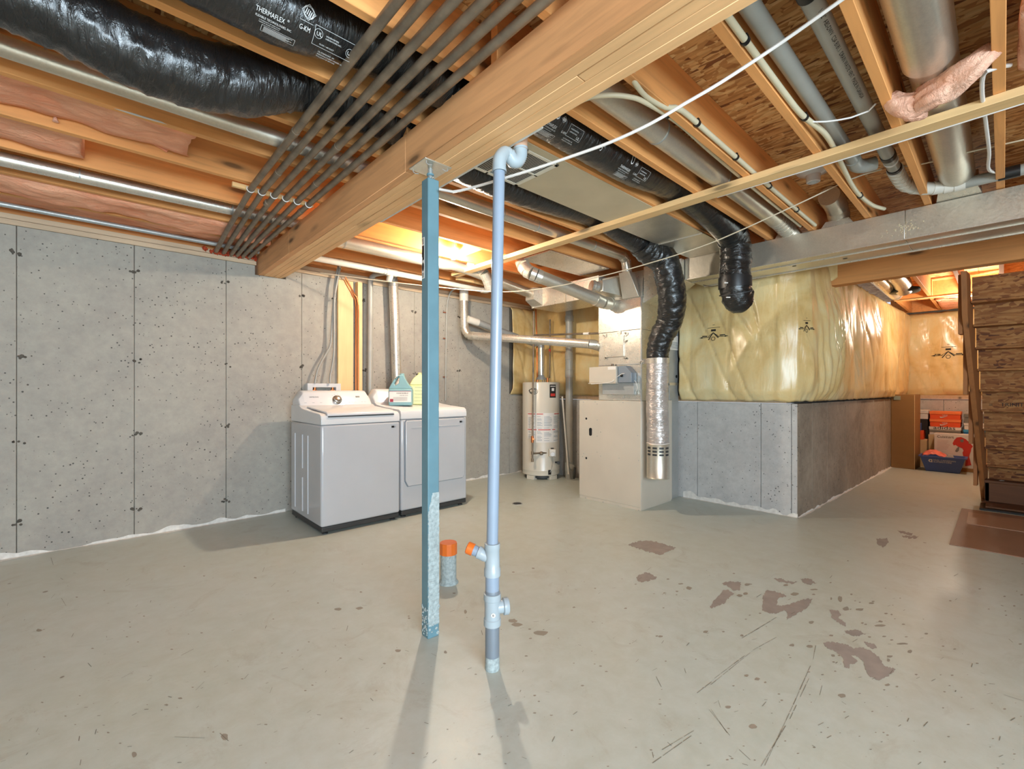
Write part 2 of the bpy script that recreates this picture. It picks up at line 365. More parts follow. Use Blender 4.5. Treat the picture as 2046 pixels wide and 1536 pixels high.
def fpoly(mb, pts, z):
    mb.poly([(on_z(x, y, 0).x, on_z(x, y, 0).y, z) for x, y in pts])
def c7(pts): return [(1300 + x / 2.743, 1100 + y / 2.743) for x, y in pts]
def c5(pts): return [(1160 + x / 3.789, 1000 + y / 3.789) for x, y in pts]
def rough_out(pts, amp=1.5):
    out = []
    for i in range(len(pts)):
        a = pts[i]; b = pts[(i + 1) % len(pts)]
        L = math.hypot(b[0] - a[0], b[1] - a[1]); m = max(2, int(L / 2.2))
        for t in [k / m for k in range(m)]:
            q = min(amp, L * .12) if t else 0
            out.append((a[0] + (b[0] - a[0]) * t + random.uniform(-q, q), a[1] + (b[1] - a[1]) * t + random.uniform(-q, q)))
    return out
patches = [c5([(360, 335), (440, 305), (540, 305), (640, 330), (725, 357), (665, 385), (605, 412), (500, 385), (430, 360)]),
    c5([(420, 580), (480, 545), (520, 545), (585, 585), (540, 600), (470, 618), (430, 605)]),
    c7([(325, 310), (350, 270), (400, 215), (425, 213), (460, 238), (430, 255), (405, 290), (370, 300), (335, 318)]),
    c7([(390, 180), (440, 168), (495, 172), (492, 215), (455, 220), (430, 200)]),
    c7([(640, 215), (680, 220), (745, 248), (700, 262), (690, 300), (730, 300), (760, 295), (840, 265), (885, 262), (870, 300), (850, 320), (745, 380), (750, 345), (730, 325), (690, 345), (655, 345), (612, 330), (612, 300), (615, 250)]),
    c7([(820, 152), (870, 155), (912, 178), (870, 187), (835, 175)]),
    c7([(675, 152), (710, 152), (760, 168), (805, 172), (780, 182), (700, 170)]),
    c7([(980, 325), (1030, 330), (1045, 350), (1030, 365), (1070, 395), (1070, 415), (1040, 405), (995, 370)]),
    c7([(1060, 440), (1130, 435), (1180, 455), (1130, 470), (1090, 460)]),
    c7([(945, 505), (990, 500), (1080, 515), (1110, 535), (1165, 530), (1210, 550), (1255, 590), (1280, 630), (1345, 650), (1300, 690), (1250, 712), (1200, 690), (1175, 645), (1160, 600), (1125, 575), (1100, 575), (1135, 605), (1120, 620), (1090, 625), (1090, 645), (1060, 640), (1055, 590), (1040, 570), (1000, 545), (960, 528)]),
    c7([(1170, 498), (1225, 510), (1240, 535), (1215, 540), (1180, 515)]),
    [(1751, 1077), (1772, 1074), (1776, 1084), (1764, 1094), (1752, 1086)], [(1792, 1059), (1824, 1065), (1822, 1070), (1800, 1066)], [(1802, 1070), (1836, 1071), (1830, 1076), (1806, 1074)]]
for p in patches:
    mb = MB(); fpoly(mb, rough_out(p), .0006); build('bare_patch', mb, m_bare, floor, flat=True)
spots = MB()
def spot(px, py, rx, ry, z=.0005):
    c = on_z(px, py, 0); e = on_z(px + rx, py, 0); f = on_z(px, py + ry, 0); a = (e - c); b = (f - c); pts = []
    for k in range(10):
        t = 2 * math.pi * k / 10; q = random.uniform(.7, 1.15); pts.append(c + a * math.cos(t) * q + b * math.sin(t) * q)
    spots.poly([(p.x, p.y, z) for p in pts])
for x, y, a, b in [(790, 238, 25, 10), (530, 185, 15, 8), (520, 235, 12, 8), (740, 188, 15, 6), (895, 213, 20, 4), (893, 240, 10, 4), (1038, 265, 12, 20), (990, 262, 5, 8), (1070, 318, 20, 12), (1145, 322, 25, 8), (1210, 288, 15, 5), (1100, 240, 8, 5), (1160, 397, 8, 5), (1260, 410, 30, 8), (1260, 388, 12, 6), (1385, 403, 10, 4), (1310, 580, 18, 8), (1303, 600, 10, 8), (1420, 552, 15, 10), (1000, 575, 12, 8), (1003, 610, 8, 4), (1300, 735, 16, 7), (1350, 745, 8, 5), (500, 465, 12, 6), (425, 858, 20, 8), (525, 685, 14, 7), (585, 703, 18, 8), (628, 722, 8, 5), (1050, 795, 22, 12), (210, 205, 20, 10), (165, 182, 15, 4), (880, 393, 18, 9), (775, 518, 15, 8), (870, 525, 20, 8), (1380, 510, 30, 6), (1290, 345, 12, 4), (1320, 350, 6, 4), (1280, 470, 12, 4), (1400, 472, 10, 3), (55, 470, 14, 6), (1510, 455, 12, 5), (990, 465, 14, 5), (1200, 473, 12, 4), (560, 965, 22, 14)]:
    spot(1300 + x / 2.743, 1100 + y / 2.743, a / 2.743, b / 2.743)
for x, y, a, b in [(1025, 1240, 9, 4), (930, 1222, 3, 4), (675, 1217, 8, 3), (360, 1395, 5, 2), (332, 1408, 4, 2), (268, 1507, 5, 6), (448, 1472, 8, 7), (78, 1259, 6, 3), (890, 1303, 3, 3), (795, 1300, 7, 3), (718, 1215, 8, 3), (1033, 1248, 12, 4), (1080, 1265, 18, 5), (1410, 1262, 6, 3), (1478, 1190, 6, 3)]: spot(x, y, a, b)
for k in range(420):
    x = random.uniform(0, 2046); y = 1120 + (1536 - 1120) * random.random() ** .8
    if x < 1000 and random.random() < .55: continue
    q = random.uniform(.4, 2.2); spot(x, y, q * 1.6, q * .7)
o = build('paint_spots', spots, m_stain, floor, flat=True); o['kind'] = 'stuff'
sc_mb = MB()
def scuff(x0, y0, x1, y1, wd=.0015):
    a = on_z(x0, y0, 0); b = on_z(x1, y1, 0); d = (b - a); n = V((-d.y, d.x, 0)).normalized() * wd * .5; m = max(1, int(d.length / .05))
    for i in range(m):
        if random.random() < .12: continue
        p = a + d * (i / m); q = a + d * ((i + random.uniform(.8, 1)) / m); h = V((0, 0, .0009)); j = n * random.uniform(.5, 1.3)
        sc_mb.add([p - j + h, p + j + h, q + j + h, q - j + h], [(0, 1, 2, 3)])
for a in [(255, 780, 340, 715), (350, 700, 550, 550), (330, 735, 545, 560), (560, 545, 690, 475), (500, 480, 690, 365), (520, 470, 660, 385), (905, 520, 890, 600), (890, 600, 780, 850), (868, 700, 760, 930), (780, 850, 620, 1190), (740, 960, 600, 1190), (320, 870, 440, 1020), (330, 868, 420, 1000), (485, 1090, 550, 1150), (370, 820, 385, 865), (30, 690, 65, 760), (185, 645, 195, 675), (0, 1130, 240, 985), (10, 1165, 230, 1010), (1935, 790, 2046, 825), (940, 740, 925, 800)]:
    scuff(*[1300 + a[0] / 2.743, 1100 + a[1] / 2.743, 1300 + a[2] / 2.743, 1100 + a[3] / 2.743])
for a in [(750, 975, 830, 932), (760, 972, 835, 937), (400, 560, 480, 550), (200, 690, 262, 672), (1180, 565, 1210, 548), (1222, 582, 1245, 570), (1515, 460, 1545, 450), (910, 992, 940, 970), (635, 690, 668, 678), (985, 1335, 1270, 1345), (1360, 1315, 1415, 1365), (1210, 1050, 1270, 990), (315, 228, 330, 275), (1120, 835, 1205, 790), (920, 900, 945, 870), (640, 828, 655, 823), (380, 480, 410, 530)]:
    scuff(a[0] / 3.096, 1040 + a[1] / 3.096, a[2] / 3.096, 1040 + a[3] / 3.096)
for k in range(230):
    x = random.uniform(0, 2046); y = random.uniform(1130, 1530); l = random.uniform(3, 14); t = random.gauss(-.5, .5)
    scuff(x, y, x + l * math.cos(t), y + l * math.sin(t), .0016)
o = build('scuff_marks', sc_mb, m_scuff, floor, flat=True); o['kind'] = 'stuff'

def residue(mb, p, q, n, w0, w1, zr):
    p = V(p); q = V(q); d = (q - p).normalized(); nrm = V((d.y, -d.x, 0)); L = (q - p).length; m = int(L / .03); a = []; b = []
    for i in range(m + 1):
        x = p + d * (L * i / m); s_ = noise.noise(x * 3.1); s2 = noise.noise(x * 11 + V((5, 0, 0)))
        wv = max(.003, w0 + w1 * s_ + w1 * .7 * s2); zz = max(.004, zr * (.5 + s_ * .9 + s2 * .5))
        a.append((x + nrm * wv, x, x + V((0, 0, zz)) + nrm * .002))
    for i in range(m):
        A = a[i]; B = a[i + 1]
        mb.add([A[0] + V((0, 0, .001)), B[0] + V((0, 0, .001)), B[1] + V((0, 0, .004)) + nrm * .004, A[1] + V((0, 0, .004)) + nrm * .004, B[2], A[2]], [(0, 1, 2, 3), (3, 2, 4, 5)])

# ---- left foundation wall
wl = struct('wall_left', MB().box(XL - .15, 4.98, YW + .03, YW + .17, 0, 2.285).box(XL - .15, 1.12, YW + .03, YW + .17, 2.285, ZT).box(1.38, 4.98, YW + .03, YW + .17, 2.285, ZT), m_core, flat=True)
seams = [XL - .1, -2.34, -1.70, -1.05, -.408, .239, .88, 1.534, 2.18, 2.82, 3.47, 4.11, 4.36]
for i in range(len(seams) - 1):
    a, b = seams[i] + .0012, seams[i + 1] - .0012; mb = MB()
    if a < 1.14 < b:
        mb.prism([(a, YW, 0), (b, YW, 0), (b, YW, ZT), (1.385, YW, ZT), (1.385, YW, 2.283), (1.115, YW, 2.283), (1.115, YW, ZT), (a, YW, ZT)], (0, .03, 0))
    else: mb.box(a, b, YW, YW + .03, 0, ZT)
    build('concrete_panel', mb, m_conc, wl, bevel=.003, seg=1)
build('concrete_panel', MB().box(4.364, 4.84, YW, YW + .03, 0, 1.14), m_conc, wl, bevel=.003, seg=1)
mb = MB()   # form-tie scars on the seams
for x in seams[2:-1]:
    for z in (.22, .85, 1.42, 2.16):
        xx = x + random.uniform(-.015, .015); zz = z + random.uniform(-.03, .03)
        for k in range(5):
            r = random.uniform(.005, .014); cx = xx + random.uniform(-.03, .03); cz = zz + random.uniform(-.015, .015)
            mb.lathe((cx, YW - .0005, cz), [(r, 0), (r * .6, -.004)], 7, (0, 1, 0))
o = build('form_tie_scars', mb, plain('dark_scar', (84, 78, 70), .95, 0, .3, 40, .6), wl); o['kind'] = 'stuff'
mb = MB(); residue(mb, (XL, YW, 0), (1.38, YW, 0), 1, .03, .03, .05); residue(mb, (2.9, YW, 0), (4.6, YW, 0), 1, .02, .02, .04)
o = build('white_residue', mb, m_chalk, wl); o['kind'] = 'stuff'
for z0 in (ZT, ZT + .041):
    for a, b in ((XL, 1.125), (1.375, 4.98)):
        build('sill_plate', MB().box(a, b, YW - .006 if z0 == ZT else YW + .0, YW + .15, z0 + .001, z0 + .039), m_sill, wl, bevel=.002, seg=1)
build('rim_joist', MB().box(XL, 4.98, YW + .06, YW + .10, ZT + .082, ZS), m_joist, wl)
# insulation on the far end of the left wall
def film_wall(name, parent, path, z0, z1, amp=.03, du=.03, seed=0, fold=0, nz=44, top=None):
    P = [V((a, b, 0)) for a, b in path]; D = [0]
    for i in range(1, len(P)): D.append(D[-1] + (P[i] - P[i - 1]).length)
    L = D[-1]; nu = int(L / du)
    def pt(s):
        for i in range(1, len(P)):
            if s <= D[i] or i == len(P) - 1:
                t = (s - D[i - 1]) / (D[i] - D[i - 1]); p = P[i - 1].lerp(P[i], t); d = (P[i] - P[i - 1]).normalized(); return p, d
    def fn(u, v):
        s = u * L; p, d0 = pt(s); _, d1 = pt(max(0, s - .08)); _, d2 = pt(min(L, s + .08)); d = (d1 + d2).normalized(); n = V((-d.y, d.x, 0)) * -1
        z = z0 + (z1 - z0) * v; q = V((s * 1.7 + seed, z * 1.1, seed))
        puff = abs(math.sin(math.pi * (s + seed) / .41)) ** .6 * .5 + .35
        env = min(1, v / .07) * min(1, (1 - v) / .04) ; env = max(0, env)
        h = amp * (puff + 1.1 * noise.noise(q) + .45 * noise.noise(q * 3.1)) * env
        fo = abs(noise.noise(V((s * 4 + z * 1.6, z * .5, seed + 3)))); h -= amp * .5 * math.exp(-fo * 22)
        if fold:
            c = math.exp(-((s - fold) / .45) ** 2) * math.exp(-((z - 1.5) / .5) ** 2)
            h += c * .018 * math.sin((s + (z - 1.3) * .18) * 62 + 3 * noise.noise(V((s * 3, z * 2, 0)))) ; h += .10 * math.exp(-((s - fold + .1) / .5) ** 2) * math.sin(math.pi * min(1, max(0, v))) ** .7
        r = p + n * h; r.z = z + .012 * noise.noise(V((s * 9, v * 4, 2))) * (1 if v < .05 or v > .95 else 0); return r
    mb = MB().grid(fn, nu, nz); return build(name, mb, m_poly, parent, solid=.006, ang=80)
build('sheathing', MB().box(4.37, 4.84, YW + .0, YW + .03, 1.15, ZT), m_core, wl)
film_wall('insulation_film', wl, [(4.36, YW - .02), (4.81, YW - .02)], 1.13, 2.38, .05, .02, 2.2)

# ---- back half wall
wb = struct('wall_back', MB().prism([(4.86, 4.95, 0), (5.02, 4.95, 0), (5.02, 1.33, 0), (4.86, 1.33, 0)], (0, 0, 1.06)), m_core, flat=True)
ys = [1.302, 1.353, 1.62, 2.26, 2.90, 3.54, 4.18, 4.778]
for i in range(len(ys) - 1):
    build('concrete_panel', MB().box(4.83, 4.86, ys[i] + .002, ys[i + 1] - .002, 0, 1.065), m_conc2, wb, bevel=.003, seg=1)
build('sill_plate', MB().box(4.845, 4.99, 1.40, 4.77, 1.068, 1.13), m_sill, wb, bevel=.003)
build('sheathing', MB().box(4.92, 5.0, 1.36, 4.80, 1.131, ZJ - .002), m_core, wb)
mb = MB(); residue(mb, (4.83, 2.42, 0), (4.83, 1.30, 0), 1, .03, .03, .09)
o = build('white_residue', mb, m_chalk, wb); o['kind'] = 'stuff'
film_wall('insulation_film', wb, [(4.825, 4.74), (4.825, 2.95)], 1.12, 2.44, .03, .03, 5.1)

# ---- passage wall
d = V((PW[1][0] - PW[0][0], PW[1][1] - PW[0][1], 0)).normalized(); nrm = V((d.y, -d.x, 0))
def pw(s, off=0, z=0): return V((PW[0][0], PW[0][1], z)) + d * s + nrm * off
wp = struct('wall_passage', MB().prism([pw(.03, -.03), pw(5.12, -.03), pw(5.12, -.17), pw(.03, -.17)], (0, 0, 1.06)), m_core, flat=True)
ss = [0.0, .42, .93, 1.65, 2.35, 3.07, 3.78, 4.45, 5.10]
for a, b in zip(ss, ss[1:]):
    build('concrete_panel', MB().prism([pw(a + .002), pw(b - .002), pw(b - .002, -.03), pw(a + .002, -.03)], (0, 0, 1.065)), m_conc3, wp, bevel=.003, seg=1)
mb = MB(); residue(mb, pw(0), pw(5.0), 1, .02, .02, .03)
o = build('white_residue', mb, m_chalk, wp); o['kind'] = 'stuff'
build('sheathing', MB().prism([pw(.2, -.08, 1.067), pw(5.1, -.08, 1.067), pw(5.1, -.16, 1.067), pw(.2, -.16, 1.067)], (0, 0, 1.40)), m_core, wp)
film = film_wall('insulation_film', wp, [(4.80, 2.43), (4.79, 1.62), (4.80, 1.45), (4.86, 1.34), (4.97, 1.275), (5.15, 1.25), (9.90, 1.10)], 1.085, 2.465, .05, .016, .7, 1.75, 64)

# ---- far, right, near and side walls
wf = struct('wall_far', MB().box(9.98, 10.1, YN, 1.3, 0, 1.04), m_core, flat=True)
for a in (-3.2, -2.56, -1.92, -1.28, -.64, 0, .64): build('concrete_panel', MB().box(9.95, 9.98, a + .002, min(1.14, a + .638), 0, 1.045), m_conc2, wf, bevel=.003, seg=1)
build('sill_plate', MB().box(9.93, 10.09, -3.2, 1.12, 1.047, 1.11), m_sill, wf)
build('sheathing', MB().box(10.0, 10.1, -3.2, 1.2, 1.111, ZJ), m_core, wf)
film_wall('insulation_film', wf, [(9.94, 1.10), (9.94, -1.0)], 1.10, 2.44, .05, .03, 3.4)
wr = struct('wall_right', MB().box(5.6, 9.98, -1.25, -1.13, 0, ZJ), m_osb, flat=True)
wn = struct('wall_near', MB().box(XL - .15, -2.3, YN - .15, YN, 0, ZJ).box(1.2, XR, YN - .15, YN, 0, ZJ).box(-2.3, 1.2, YN - .15, YN, 0, .75).box(-2.3, 1.2, YN - .15, YN, 2.3, ZJ), m_conc2, flat=True)
ws = struct('wall_side', MB().box(XL - .15, XL, YN - .15, YW + .17, 0, ZJ), m_conc, flat=True)
for par, bx in ((wf, (9.98, 10.1, YN, 1.3)), (ws, (XL - .15, XL, YN - .15, YW + .17)), (wn, (XL - .15, XR, YN - .15, YN))): build('rim_joist', MB().box(*bx, ZJ + .001, ZS - .001), m_joist, par)
win = MB()
for x in (-2.3, -1.13, .07, 1.14): win.box(x, x + .06, YN - .1, YN - .04, .76, 2.29)
win.box(-2.3, 1.2, YN - .1, YN - .04, .751, .81).box(-2.3, 1.2, YN - .1, YN - .04, 2.24, 2.299)
struct('window_1', win, m_enamel_w)

# ---- ceiling: subfloor sheets and joists
ce = struct('ceiling', MB().box(XL - .15, XR + .15, YN - .15, YW + .17, ZS + .021, ZS + .06), m_core, flat=True)
y = YN - .15
row = 0
while y < YW + .1:
    x = XL - .15 - (1.2 if row % 2 else 0)
    while x < XR + .1:
        a, b = max(x, XL - .15) + .0015, min(x + 2.44, XR + .15) - .0015
        if b - a > .1: build('subfloor_panel', MB().box(a, b, y + .0015, min(y + 1.22, YW + .17) - .0015, ZS, ZS + .019), m_osb, ce, flat=True)
        x += 2.44
    y += 1.22; row += 1
JL = [1.50 + .42 * k for k in range(-11, 8)]
JR = [-3.05, -2.71, -2.37, -2.03, -1.69, -1.35, -1.01, -.67, -.32, .03, .37, .70, 1.06, 1.37, 1.67, 2.06, 2.33, 2.76, 3.18, 3.60, 4.02, 4.40]
for yy in JL: build('floor_joist', MB().box(XL, 1.345, yy - .038, yy, ZJ, ZS - .001), m_joist, ce, bevel=.002, seg=1)
for yy in JR:
    if yy in (2.76, 3.18, 3.60, 4.02): yy = yy + .039 if yy < 2.8 else yy + .0395
    build('floor_joist', MB().box(1.15 if abs(yy - min(JL, key=lambda q: abs(q - yy))) > .0385 else 1.35, XR if yy < 1.1 else 4.98, yy - .038, yy, ZJ, ZS - .001), random.choice((m_joist, m_joist)), ce, bevel=.002, seg=1)
for a, b in ((.04, .33), (.375, .66), (.705, 1.02)):
    build('blocking', MB().box(8.6, 8.64, a, b, ZJ, ZS - .002), m_joist, ce)
build('blocking', MB().box(2.56, 2.6, 3.225, 3.6, ZJ + .0, ZS - .002), m_joist_b, ce)
build('strapping', MB().box(8.35, 8.42, -.7, 1.05, ZJ - .02, ZJ - .001), m_strap, ce)
build('strapping', MB().box(2.86, 2.95, -1.2, 4.08, ZJ - .039, ZJ - .001), m_strap, ce, bevel=.002, seg=1)
build('strapping', MB().box(3.0, 4.2, 4.15, 4.19, ZJ - .039, ZJ - .001), m_strap, ce)
# ================================================================ TIMBER BEAMS
t = thing('laminated_beam', 'thick built-up timber beam crossing overhead on top of the blue post', 'beam', (1.25, 1.6, 2.285))
cuts = [[-1.7, 2.02, 3.86, 4.90], [-1.7, 3.55, 4.90], [-1.7, 1.0, 4.45, 4.90], [-1.7, 2.9, 4.90], [-1.7, .2, 4.90]]
for i, cs in enumerate(cuts):
    for a, b in zip(cs, cs[1:]):
        build('beam_ply', MB().box(1.14 + .0445 * i + .0006, 1.14 + .0445 * (i + 1) - .0006, a + .001, b - .001, 2.285, ZJ - .002), m_beamside if i == 0 else m_ply, t, bevel=.0022, seg=1)
build('edge_strip', MB().box(1.3635, 1.376, 1.30, 2.75, 2.288, 2.306), m_chalk, t)
t = thing('laminated_beam', 'timber beam under the sheet metal trunk above the passage opening', 'beam', (5.5, 0, 2.24))
for i in range(3): build('beam_ply', MB().box(5.43 + .04 * i, 5.469 + .04 * i, -3.2, 1.20, 2.24, ZJ - .002), m_beam2, t, bevel=.002, seg=1)
build('film_flap', MB().grid(lambda u, v: (5.425 - .01 - .03 * math.sin(u * 5), 1.24 - u * .17, 2.46 - v * (.22 * (1 - u * .45)) + .01 * math.sin(u * 9)), 8, 6), m_poly, t, solid=.004)

# ================================================================ BLUE STEEL POST
PC = V((1.209, 1.90, 0)); pa = math.radians(-2); ex = V((math.cos(pa), math.sin(pa), 0)); ey = V((-math.sin(pa), math.cos(pa), 0)); H = .031
t = thing('steel_post', 'blue painted square steel post under the beam, white flaking paint low down', 'post', PC)
build('tube', MB().obox(PC + V((0, 0, 1.11)), ex * H, ey * H, V((0, 0, 1.11))), m_blue, t, bevel=.004)
mb = MB().cyl(PC + V((0, 0, 2.21)), PC + V((0, 0, 2.278)), .011, n=12)
for k in range(9): mb.lathe(PC + V((0, 0, 2.222 + k * .006)), [(.011, 0), (.0135, .002), (.011, .004)], 12)
build('jack_screw', mb, m_galv_d, t)
build('collar', MB().lathe(PC + V((0, 0, 2.242)), [(.012, 0), (.018, .002), (.018, .010), (.012, .012)], 16), m_blue, t)
build('head_plate', MB().box(PC.x - .075, PC.x + .075, PC.y - .075, PC.y + .075, 2.2785, 2.2845), m_galv, t, bevel=.002)
for sx, sy in ((-1, -1), (1, -1), (-1, 1), (1, 1)):
    c = V((PC.x + sx * .06, PC.y + sy * .06, 2.2785))
    build('bent_nail', MB().tube([c, c - V((0, 0, .012)), c - V((sx * .012, 0, .016)), c - V((sx * .03, 0, .012))], .0022, 6), m_galv_d, t)
# flaked white paint on the face towards the camera
def face_pt(a, z, off=.001): return PC - ey * (H + off) + ex * a + V((0, 0, z))
mb = MB(); zs = [.06 + .64 * i / 60 for i in range(61)]
for z0, z1 in zip(zs, zs[1:]):
    l0 = -H + .008 * abs(noise.noise(V((0, z0 * 40, 1)))); r0 = H - .004 * abs(noise.noise(V((3, z0 * 50, 1))))
    if z0 > .6: l0 += (z0 - .6) * .25
    mb.add([face_pt(l0, z0, .0008), face_pt(r0, z0, .0008), face_pt(r0, z1 + .0005, .0016), face_pt(l0, z1 + .0005, .0016), face_pt(l0, z0, -.002), face_pt(r0, z0, -.002), face_pt(r0, z1, -.002), face_pt(l0, z1, -.002)],
           [(0, 1, 2, 3), (4, 5, 1, 0), (3, 2, 6, 7), (0, 3, 7, 4), (1, 5, 6, 2)])
build('flaked_paint', mb, m_peel, t, flat=True)['label'] = 'white flaked paint on the lower post'
mb = MB()
for k in range(70):
    f = random.choice((0, 1)); z = random.uniform(0.004, .14) ** 1.0; a = random.uniform(-H, H) * .9; r = random.uniform(.003, .009)
    c = (face_pt(a, z + .01, .002) if f else PC - ex * (H + .002) + ey * a + V((0, 0, z + .01))); nn = -ey if f else -ex
    mb.lathe(c, [(r, -.001), (r * .5, .0015)], 6, nn)
o = build('paint_flecks', mb, m_peel, t); o['kind'] = 'stuff'
# warning sticker on the left face
def lface(z, a, off=.001): return PC - ex * (H + off) - ey * a + V((0, 0, z))
stk = build('warning_label', MB().add([lface(1.74, -.026), lface(1.74, -.002), lface(1.94, -.002), lface(1.94, -.026), lface(1.74, -.026, 0), lface(1.74, -.002, 0), lface(1.94, -.002, 0), lface(1.94, -.026, 0)], [(0, 1, 2, 3), (0, 4, 5, 1), (3, 2, 6, 7), (0, 3, 7, 4), (1, 5, 6, 2)]), m_paper, t, flat=True)
mb = MB().add([lface(1.83, -.024, .0014), lface(1.83, -.004, .0014), lface(1.90, -.004, .0014), lface(1.90, -.024, .0014)], [(0, 1, 2, 3)])
mb.poly([lface(1.797 + .022 * math.sin(k * .52), -.014 + .010 * math.cos(k * .52), .0014) for k in range(12)])
for k in range(5): mb.add([lface(1.908 + k * .006, -.024, .0014), lface(1.908 + k * .006, -.006, .0014), lface(1.911 + k * .006, -.006, .0014), lface(1.911 + k * .006, -.024, .0014)], [(0, 1, 2, 3)])
for k in range(4): mb.add([lface(1.746 + k * .006, -.024, .0014), lface(1.746 + k * .006, -.006, .0014), lface(1.749 + k * .006, -.006, .0014), lface(1.749 + k * .006, -.024, .0014)], [(0, 1, 2, 3)])
build('print', mb, m_ink, stk, flat=True)

# ================================================================ BLUE-GREY STANDING DRAIN PIPE
B = V((1.259, 1.49, 0)); top = at_d(997.5, 330, 1.955)
t = thing('standing_drain_pipe', 'pale blue drain pipe standing alone to the right of the blue post', 'pipe', B)
def ln(z): return B + V((0, 0, z))
build('lower_pipe', MB().cyl(ln(0), ln(.20), .0305, n=28), m_blueg, t)
build('paint_band', MB().lathe(ln(0), [(.0312, .0), (.0312, .035), (.031, .055), (.0308, .056)], 28), m_peel, t)['label'] = 'white paint smeared on the pipe foot'
build('cleanout_tee', MB().lathe(ln(0), [(.0306, .188), (.037, .189), (.037, .216), (.0335, .219), (.0335, .295), (.037, .298), (.037, .325), (.0306, .326)], 28), m_fit, t)
c = ln(.262); dr = (RT * .95 + FW * .25).normalized()
cap = build('cleanout_plug', MB().lathe(c + dr * .015, [(.026, 0), (.028, .03), (.036, .034), (.036, .052), (.033, .056), (.012, .057)], 26, dr), m_fit, t)
mb = MB(); p0 = ln(.245) - FW * .0345 + RT * .006
mb.lathe(p0 - FW * .0005, [(.0095, 0), (.0095, .0006)], 16, -FW); build('sticker', mb, m_paper, t)
def pf(o, r=RT): return plane_fn(o, r, (0, 0, 1))
build('print', MB().text('B', .014, pf(p0 - FW * .0018 - V((0, 0, .005))), center=True), m_ink, WO and t, flat=True)
build('middle_pipe', MB().cyl(ln(.325), ln(.42), .0300, n=28), m_bluepipe, t)
mb = MB().poly([ln(.352) - FW * .0305 + RT * .018 * math.cos(k * .6) + V((0, 0, .009 * math.sin(k * .6))) for k in range(10)])
build('glue_smear', MB().lathe(ln(.326), [(.0303, 0), (.0308, .002), (.0308, .007), (.0303, .012)], 28), m_blueg, t)
build('branch_tee', MB().lathe(ln(0), [(.0302, .400), (.0355, .401), (.0355, .43), (.0325, .434), (.031, .512), (.0335, .516), (.0335, .54), (.0256, .541)], 28), m_fit, t)
db = (-RT * .93 + FW * .15 + V((0, 0, .34))).normalized(); c = ln(.475)
build('branch', MB().tube([c, c + db * .035 - V((0, 0, .004)), c + db * .055], [.024, .025, .0265], 22).cyl(c + db * .05, c + db * .066, .0275, n=22), m_fit, t)
build('branch_pipe', MB().cyl(c + db * .06, c + db * .105, .0225, n=22), m_bluepipe, t)
build('end_cap', MB().lathe(c + db * .088, [(.0226, 0), (.0262, .001), (.0262, .028), (.023, .031), (.001, .032)], 24, db), m_orange, t)['label'] = 'orange plug on the side branch'
build('upper_pipe', MB().cyl(ln(.535), top, .0250, n=28), m_bluepipe, t)
pth = smooth_path([top - V((0, 0, .03)), top + V((0, 0, .01)), at_d(1000, 315, 1.96), at_d(1009, 306, 1.985), at_d(1019, 313, 2.0), at_d(1025, 322, 2.01), at_d(1034, 322, 2.02), at_d(1040, 311, 2.03), at_d(1040, 296, 2.03)], .008)
mb = MB().tube(pth, .0295, 24)
for k in (0, len(pth) // 2, len(pth) - 2): mb.tube([pth[k], pth[k + 1]], .032, 24)
build('double_elbow', mb, m_fit, t)
build('tan_hub', MB().cyl(at_d(1040, 300, 2.03), at_d(1041, 262, 2.03) + V((0, 0, .0)), .0310, n=24), plain('tan_pvc', (196, 156, 128), .4), t)

# ---- capped floor stub
S = V((1.62, 2.34, 0))
t = thing('floor_pipe_stub', 'short capped drain stub in the floor behind the blue post', 'pipe', S)
build('pipe', MB().lathe(S, [(.062, 0), (.062, .004), (.051, .02), (.049, .03), (.049, .185)], 26), m_peel, t)
mb = MB(); prof = [(.0495, .178), (.0545, .18), (.0545, .245), (.052, .250), (.001, .251)]
build('orange_cap', MB().lathe(S, prof, 12), m_orange, t, ang=20)['label'] = 'orange plastic cap'

# ---- floor drain
D0 = on_z(1033.5, 1006, 0)
t = thing('floor_drain', 'small round metal floor drain in the painted floor', 'drain', D0)
build('rim', MB().lathe(D0, [(.056, 0), (.056, .003), (.045, .003), (.045, .001)], 24), m_galv_d, t)
mb = MB()
for k in range(-4, 5):
    h = math.sqrt(max(0, .045 ** 2 - (k * .01) ** 2)); mb.box(D0.x + k * .01 - .002, D0.x + k * .01 + .002, D0.y - h, D0.y + h, .0005, .003)
build('grate', mb, m_kick, t)

